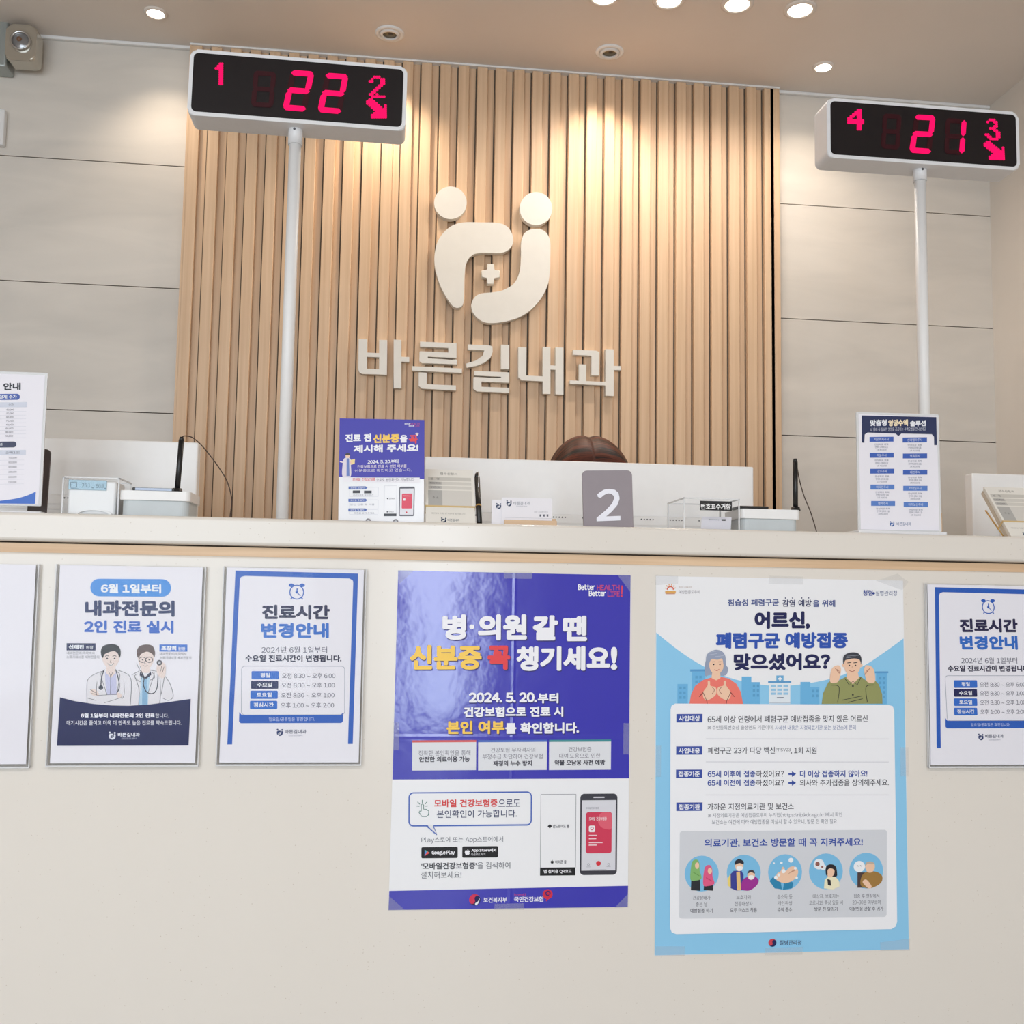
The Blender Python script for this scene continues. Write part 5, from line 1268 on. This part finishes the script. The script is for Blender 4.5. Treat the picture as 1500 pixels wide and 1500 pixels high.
form_print(s, t, None, 0, 0, 0, 0)
PADW = s.w
t2, s2 = pad((1441, 713), None, 0.03, 40, PADW, 'tilted pad of reception forms on a gold wire rest at the right photo edge', None, (-0.006, 0.02), None)
form_print(s2, t2, None, 0, 0, 0, 0)
# pen clipped beside the middle pad
M = s.matrix(); w = s.w
A, B_ = M @ Vector((w+0.0068, 0.004, 0.006)), M @ Vector((w+0.0068, 0.004, s.h*0.995))
pb = Vector((A.x, A.y, ZT)); t = thing('black_pen', 'black pen with a silver clip beside the form pad in the middle', 'pen', pb)
d = (B_-A).normalized(); A = A+d*0.0
b = MB(); b.cyl(A, B_-d*0.014, 0.0046, 0.0046, 16); b.cyl(B_-d*0.014, B_-d*0.004, 0.0046, 0.0034, 16); b.build('barrel', M_BLACK, t)
b = MB(); b.cyl(B_-d*0.004, B_, 0.0022, 0.0018, 12); b.tube([B_-d*0.003, B_-d*0.004+Vector((0.002, -0.0052, 0.003)), B_-d*0.04+Vector((0.001, -0.0052, 0.003))], 0.0009, 8); b.build('clip', M_SILV, t)
b = MB(); b.lathe([(0.0050, -0.0016), (0.0052, 0), (0.0050, 0.0016)], A+d*(s.h*0.31), 18, d); b.build('trim_band', M_GOLD, t)

# --- business cards in a wooden holder
YK = 0.03
x0, x1 = on_top(739, YK), on_top(816, YK)
t = thing('card_holder', 'low wooden holder for business cards, left of the plate showing 2', 'card holder', ((x0+x1)/2, YK+0.015, ZT))
zh = onY(778, 762, YK).z
b = MB(); b.box(x0, x1, YK, YK+0.006, ZT, zh, 0.0008); b.box(x0, x1, YK+0.009, YK+0.03, ZT, zh+0.004, 0.0008); b.box(x0, x1, YK+0.0055, YK+0.0095, ZT, ZT+0.0008); b.build('wood_block', M_OAK, t)
def card(px0, px1, pyt, Y, label, full):
    a0, a1 = onY(px0, pyt, Y), onY(px1, pyt+3, Y); z0 = ZT+0.0009
    t = thing('business_card', label, 'business card', ((a0.x+a1.x)/2, Y, z0))
    b = MB(); b.box(a0.x, a1.x, Y, Y+0.0006, z0, a0.z); b.build('card', mat('card_stock', (232, 230, 236), 0.5), t)
    s = Sheet(frame=(Vector((a0.x, Y, z0)), Vector((1, 0, 0)), Vector((0, 0, 1)), a1.x-a0.x, a0.z-z0)).zoom(700, 600, 5)
    s.part = 'emblem'; s.L = 1
    if full:
        clinic_logo(s, 228, 686, 46, (44, 58, 92)); s.part = 'card_text'; s.text('바른길내과', 262, 674, 380, 699, (120, 124, 138)); s.text('건강검진센터', 280, 704, 360, 712, (150, 152, 164)); s.text('원장 / 내과전문의', 412, 744, 512, 756, (160, 160, 168))
        for k in range(3): s.rect(452+k*26, 768, 464+k*26, 784, (96, 98, 110))
        s.stroke([(200, 790), (545, 798)], 1.5, (170, 170, 180))
    else: clinic_logo(s, 152, 706, 44, (44, 58, 92))
    s.finish(t)
    return t
card(735, 809, 728.5, YK+0.0068, 'white business card in the wooden holder, left of the plate showing 2', True)
xk0, xk1 = on_top(720.5, YK+0.05), on_top(760, YK+0.05)
card(720.5, 790, 732, YK+0.0081, 'business card slipped behind the front card in the wooden holder', False)

# --- vitamin-drip menu in a clear stand
t, s = stand_board([(1257, 606), (1371, 611.5), (1376, 777), (1260.5, 776)], 0.035, 'navy-topped menu of drips in a clear stand, below the right number display')
s.zoom(960, 590, 2.7778)
s.part = 'navy_header'; s.L = 1
s.poly([(838, 50), (1140, 62), (1143, 174), (1132, 174), (1131, 140), (1122, 130), (1000, 126), (988, 136), (976, 126), (862, 120), (850, 128), (848, 162), (838, 160)], (44, 54, 92))
s.part = 'menu_title'; s.L = 2
s.text('맞춤형', 872, 68, 940, 94, WHT, 0.05); s.text('영양수액', 946, 69, 1026, 96, (244, 228, 196), 0.05); s.text('솔루션', 1034, 73, 1098, 98, WHT, 0.05); s.text('내 몸에 꼭 필요한 영양을 공급하는 수액요법을 만나보세요', 874, 101, 1098, 116, (206, 210, 224), 0.0)
s.part = 'blue_tag'
LT = [(870, 138, '피로회복주사'), (871, 203, '마늘주사'), (873, 268, '감초주사'), (874, 333, '비타민주사'), (877, 400, '면역주사')]; RTG = [(1005, 142, '신데렐라주사'), (1006, 207, '백옥주사'), (1007, 273, '태반주사'), (1008, 338, '칵테일주사'), (1010, 404, '아미노산주사')]
for i, (x, y, st) in enumerate(LT+RTG):
    s.part = 'blue_tag#%d' % i; s.L = 1; s.rect(x, y, x+98, y+20, (66, 100, 184) if i % 5 < 3 else (92, 132, 204)); s.part = 'menu_text'; s.L = 2
    hw = len(st)*5; s.text(st, x+49-hw, y+4, x+49+hw, y+16, (224, 230, 244)); s.L = 1
    for j, (tt, hw) in enumerate((('만성피로 회복', 28), ('면역력 강화에 도움', 26), ('1회 40,000원', 20))): s.text(tt, x+49-hw, y+27+j*11, x+49+hw, y+35+j*11, (112, 118, 140))
s.text('바른길내과', 982, 486, 1040, 500, (100, 120, 160)); s.part = 'emblem'; clinic_logo(s, 963, 493, 22, (66, 104, 168))
s.finish(t)
p0, p1 = onY(1376.5, 751, 0.09), onY(1381, 780, 0.09)
b = MB(); b.box(p0.x-0.07, p1.x, 0.09, 0.13, ZT, p0.z, 0.001); o = b.build('wooden_block', M_OAK, loc=((p0.x+p1.x)/2-0.03, 0.11, ZT)); tag(o, 'small wooden block peeking out behind the navy-topped menu stand', 'block')

# ================================================================== THE SEATED PERSON
HY = 0.70
hc = onY(862, 637, HY)              # crown of the head
HX, HZ = hc.x, hc.z-0.104           # centre of the head
t = thing('person', 'person with dark auburn parted hair seated behind the middle monitor, head bowed', 'person', (HX, HY+0.12, 0.0))
SEAT = 0.47; LAP = SEAT+0.16
J = {'pel': (HX, HY+0.19, SEAT+0.11, .13, .11), 'waist': (HX, HY+0.17, SEAT+0.25, .115, .09), 'chest': (HX, HY+0.13, SEAT+0.42, .13, .10), 'coll': (HX, HY+0.09, SEAT+0.53, .085, .075), 'neck': (HX, HY+0.06, HZ-0.13, .05, .05), 'jaw': (HX, HY+0.01, HZ-0.06, .062, .075), 'head': (HX, HY+0.012, HZ+0.012, .073, .088)}
E_ = [('pel', 'waist'), ('waist', 'chest'), ('chest', 'coll'), ('coll', 'neck'), ('neck', 'jaw'), ('jaw', 'head')]
for sg, n in ((-1, 'l'), (1, 'r')):
    J.update({'sh'+n: (HX+sg*0.155, HY+0.11, SEAT+0.50, .055, .055), 'el'+n: (HX+sg*0.20, HY+0.02, SEAT+0.28, .042, .042), 'wr'+n: (HX+sg*0.11, HY-0.03, LAP+0.045, .026, .024), 'pm'+n: (HX+sg*0.095, HY-0.085, LAP+0.030, .034, .014),
              'hip'+n: (HX+sg*0.085, HY+0.16, SEAT+0.085, .085, .08), 'kn'+n: (HX+sg*0.10, HY-0.14, SEAT+0.05, .06, .06), 'an'+n: (HX+sg*0.10, HY-0.11, 0.085, .036, .036), 'ft'+n: (HX+sg*0.105, HY-0.20, 0.035, .042, .030)})
    E_ += [('coll', 'sh'+n), ('sh'+n, 'el'+n), ('el'+n, 'wr'+n), ('wr'+n, 'pm'+n), ('pel', 'hip'+n), ('hip'+n, 'kn'+n), ('kn'+n, 'an'+n), ('an'+n, 'ft'+n)]
    for f in range(5):
        if f < 4:
            ln = (0.062, 0.075, 0.070, 0.055)[f]; bx = HX+sg*(0.095+(1.5-f)*0.017*-1); k1, k2 = 'a%d%s' % (f, n), 'b%d%s' % (f, n)
            J[k1] = (bx, HY-0.11, LAP+0.034, .009, .009); J[k2] = (bx, HY-0.11-ln*0.6, LAP+0.022, .008, .008); J['c%d%s' % (f, n)] = (bx, HY-0.11-ln, LAP+0.010, .007, .007)
            E_ += [('pm'+n, k1), (k1, k2), (k2, 'c%d%s' % (f, n))]
        else:
            J['t1'+n] = (HX+sg*0.055, HY-0.08, LAP+0.026, .010, .010); J['t2'+n] = (HX+sg*0.045, HY-0.11, LAP+0.014, .008, .008); E_ += [('pm'+n, 't1'+n), ('t1'+n, 't2'+n)]
ks = list(J); me = bpy.data.meshes.new('body'); base = base_of(t)
me.from_pydata([tuple(Vector(J[k][:3])-base) for k in ks], [(ks.index(a), ks.index(b_)) for a, b_ in E_], [])
ob = bpy.data.objects.new('body', me); link(ob, t)
sk = ob.modifiers.new('skin', 'SKIN'); sk.use_smooth_shade = True
for i, k in enumerate(ks): me.skin_vertices[0].data[i].radius = J[k][3:]; me.skin_vertices[0].data[i].use_root = (k == 'pel')
sb = ob.modifiers.new('smooth', 'SUBSURF'); sb.levels = 2; sb.render_levels = 2
bpy.context.view_layer.update(); dg = bpy.context.evaluated_depsgraph_get()
nm = bpy.data.meshes.new_from_object(ob.evaluated_get(dg)); ob.modifiers.clear(); ob.data = nm; nm.name = 'body'
SKIN = mat('skin', (226, 184, 160), 0.5, noise=0.02); CLOTH = mat('uniform_cloth', (214, 216, 224), 0.85, noise=0.02); TRS = mat('trousers_cloth', (52, 54, 66), 0.85, noise=0.03); SHOE = mat('shoe', (38, 36, 38), 0.5)
nm.materials.clear()
for q_ in (SKIN, CLOTH, TRS, SHOE): nm.materials.append(q_)
for p in nm.polygons:
    c = p.center+base
    if c.z < 0.08: i = 3
    elif c.z < SEAT+0.145: i = 2
    elif c.z > SEAT+0.565 and abs(c.x-HX) < 0.09: i = 0
    elif c.y < HY-0.03 and LAP+0.0 < c.z < LAP+0.08 and abs(c.x-HX) < 0.15: i = 0
    else: i = 1
    p.material_index = i; p.use_smooth = True
# face
for sg in (-1, 1):
    b = MB(); b.lathe([(0.0, 0.011), (0.008, 0.008), (0.011, 0.0), (0.008, -0.008), (0.0, -0.011)], (HX+sg*0.031, HY-0.073, HZ-0.012), 16, Vector((0, -1, 0))); b.mi = 1; b.lathe([(0.0, 0.0125), (0.005, 0.0112)], (HX+sg*0.031, HY-0.073, HZ-0.012), 14, Vector((0, -1, 0)))
    b.build('eye', [M_WHITE, M_BLACK], t)
    b = MB(); b.lathe([(0.0, 0.006), (0.012, 0.006), (0.017, 0.0), (0.012, -0.006), (0.0, -0.006)], (HX+sg*0.075, HY+0.015, HZ-0.02), 16, Vector((1, 0, 0))); b.build('ear', SKIN, t)
b = MB(); b.tube([(HX, HY-0.078, HZ-0.010), (HX, HY-0.089, HZ-0.030), (HX, HY-0.094, HZ-0.043), (HX, HY-0.082, HZ-0.050)], 0.0085, 10); b.build('nose', SKIN, t)
b = MB(); b.tube([(HX-0.022, HY-0.072, HZ-0.072), (HX, HY-0.080, HZ-0.074), (HX+0.022, HY-0.072, HZ-0.072)], 0.0045, 8); b.build('mouth', mat('lips', (190, 106, 100), 0.45), t)
# hair: a parted cap falling to the shoulders
def hair_mat():
    M = bpy.data.materials.new('auburn_hair'); M.use_nodes = True; nt = M.node_tree; b = nt.nodes['Principled BSDF']
    at = nt.nodes.new('ShaderNodeAttribute'); at.attribute_name = 'strand'
    n = nt.nodes.new('ShaderNodeTexNoise'); n.inputs['Scale'].default_value = 1.0; n.inputs['Detail'].default_value = 5; n.inputs['Roughness'].default_value = 0.65
    mp = nt.nodes.new('ShaderNodeMapping'); mp.inputs['Scale'].default_value = (46, 1.2, 1); nt.links.new(at.outputs['Vector'], mp.inputs[0]); nt.links.new(mp.outputs[0], n.inputs['Vector'])
    r = nt.nodes.new('ShaderNodeValToRGB'); e = r.color_ramp.elements; e[0].position = 0.42; e[0].color = rgb((20, 12, 12)); e[1].position = 0.64; e[1].color = rgb((118, 56, 36))
    nt.links.new(n.outputs['Fac'], r.inputs['Fac']); nt.links.new(r.outputs['Color'], b.inputs['Base Color']); b.inputs['Roughness'].default_value = 0.45; b.inputs['Specular IOR Level'].default_value = 0.25
    bp = nt.nodes.new('ShaderNodeBump'); bp.inputs['Strength'].default_value = 0.5; bp.inputs['Distance'].default_value = 0.002; nt.links.new(n.outputs['Fac'], bp.inputs['Height']); nt.links.new(bp.outputs[0], b.inputs['Normal'])
    return M
# strands run from the parting down both sides: an ellipsoid cap, dented along the parting, then falling to the shoulders
bmh = bmesh.new(); NU, NV_ = 36, 40
lay = bmh.verts.layers.float_vector.new('strand')
RX, RY, RZ = 0.093, 0.106, 0.104
for sg in (-1, 1):
    grid = []
    for i in range(NU+1):
        u = i/NU; th = math.radians(-98+u*222)             # fore-and-aft angle of the strand root on the parting
        row = []
        for j in range(NV_+1):
            v = j/NV_; ph = min(v/0.62, 1.0)*math.pi/2
            # the strand is a meridian circle from the parting (x = 0) to the side of the head
            x = math.sin(ph)*RX; r = math.cos(ph)
            y = math.sin(th)*r*RY; z = math.cos(th)*r*RZ
            side = (math.sin(th)*0.55)*RY*math.sin(ph)**2    # keep the sides spread fore and aft
            y += side*0.9
            lift = (0.0022*math.exp(-((v-0.20)/0.12)**2)-0.0052*math.exp(-(v/0.04)**2))*max(0.0, math.cos(th))
            z += lift
            if v > 0.62: z -= (v-0.62)*0.62; x += 0.010*math.sin((v-0.62)*8); y += 0.03*(v-0.62)
            x += 0.0012*math.sin(u*40+v*5)*min(1, v*3)
            vv = bmh.verts.new((HX+sg*x, HY+0.012+y, HZ+z)); vv[lay] = (u+sg*3, v, 0); row.append(vv)
        grid.append(row)
    for i in range(NU):
        for j in range(NV_):
            f = bmh.faces.new((grid[i][j], grid[i+1][j], grid[i+1][j+1], grid[i][j+1])); f.smooth = True
bmesh.ops.remove_doubles(bmh, verts=bmh.verts, dist=0.00001)
bmesh.ops.recalc_face_normals(bmh, faces=bmh.faces)
for v_ in bmh.verts: v_.co -= base
me = bpy.data.meshes.new('hair'); bmh.to_mesh(me); bmh.free(); me.materials.append(hair_mat()); link(bpy.data.objects.new('hair', me), t)
# stool
t = thing('swivel_stool', 'round swivel stool under the seated person behind the counter', 'stool', (HX, HY+0.16, 0))
c0 = Vector((HX, HY+0.16, 0))
b = MB(); b.lathe([(0, SEAT-0.055), (0.17, SEAT-0.055), (0.185, SEAT-0.035), (0.18, SEAT-0.005), (0.16, SEAT), (0, SEAT)], c0); b.build('seat', mat('stool_vinyl', (60, 60, 66), 0.5), t)
b = MB(); b.cyl(c0+Vector((0, 0, 0.07)), c0+Vector((0, 0, SEAT-0.05)), 0.024); b.build('column', M_SILV, t)
for k in range(5):
    a = 2*math.pi*k/5+0.3; e_ = c0+Vector((0.175*math.cos(a), 0.175*math.sin(a), 0.06))
    b = MB(); b.cyl(c0+Vector((0, 0, 0.085)), e_, 0.018, 0.013, 12); b.build('leg', M_SILV, t)
    b = MB(); b.cyl(e_+Vector((-0.011*math.sin(a), 0.011*math.cos(a), -0.032)), e_+Vector((0.011*math.sin(a), -0.011*math.cos(a), -0.032)), 0.028, None, 16); b.build('castor', M_BLACK, t)
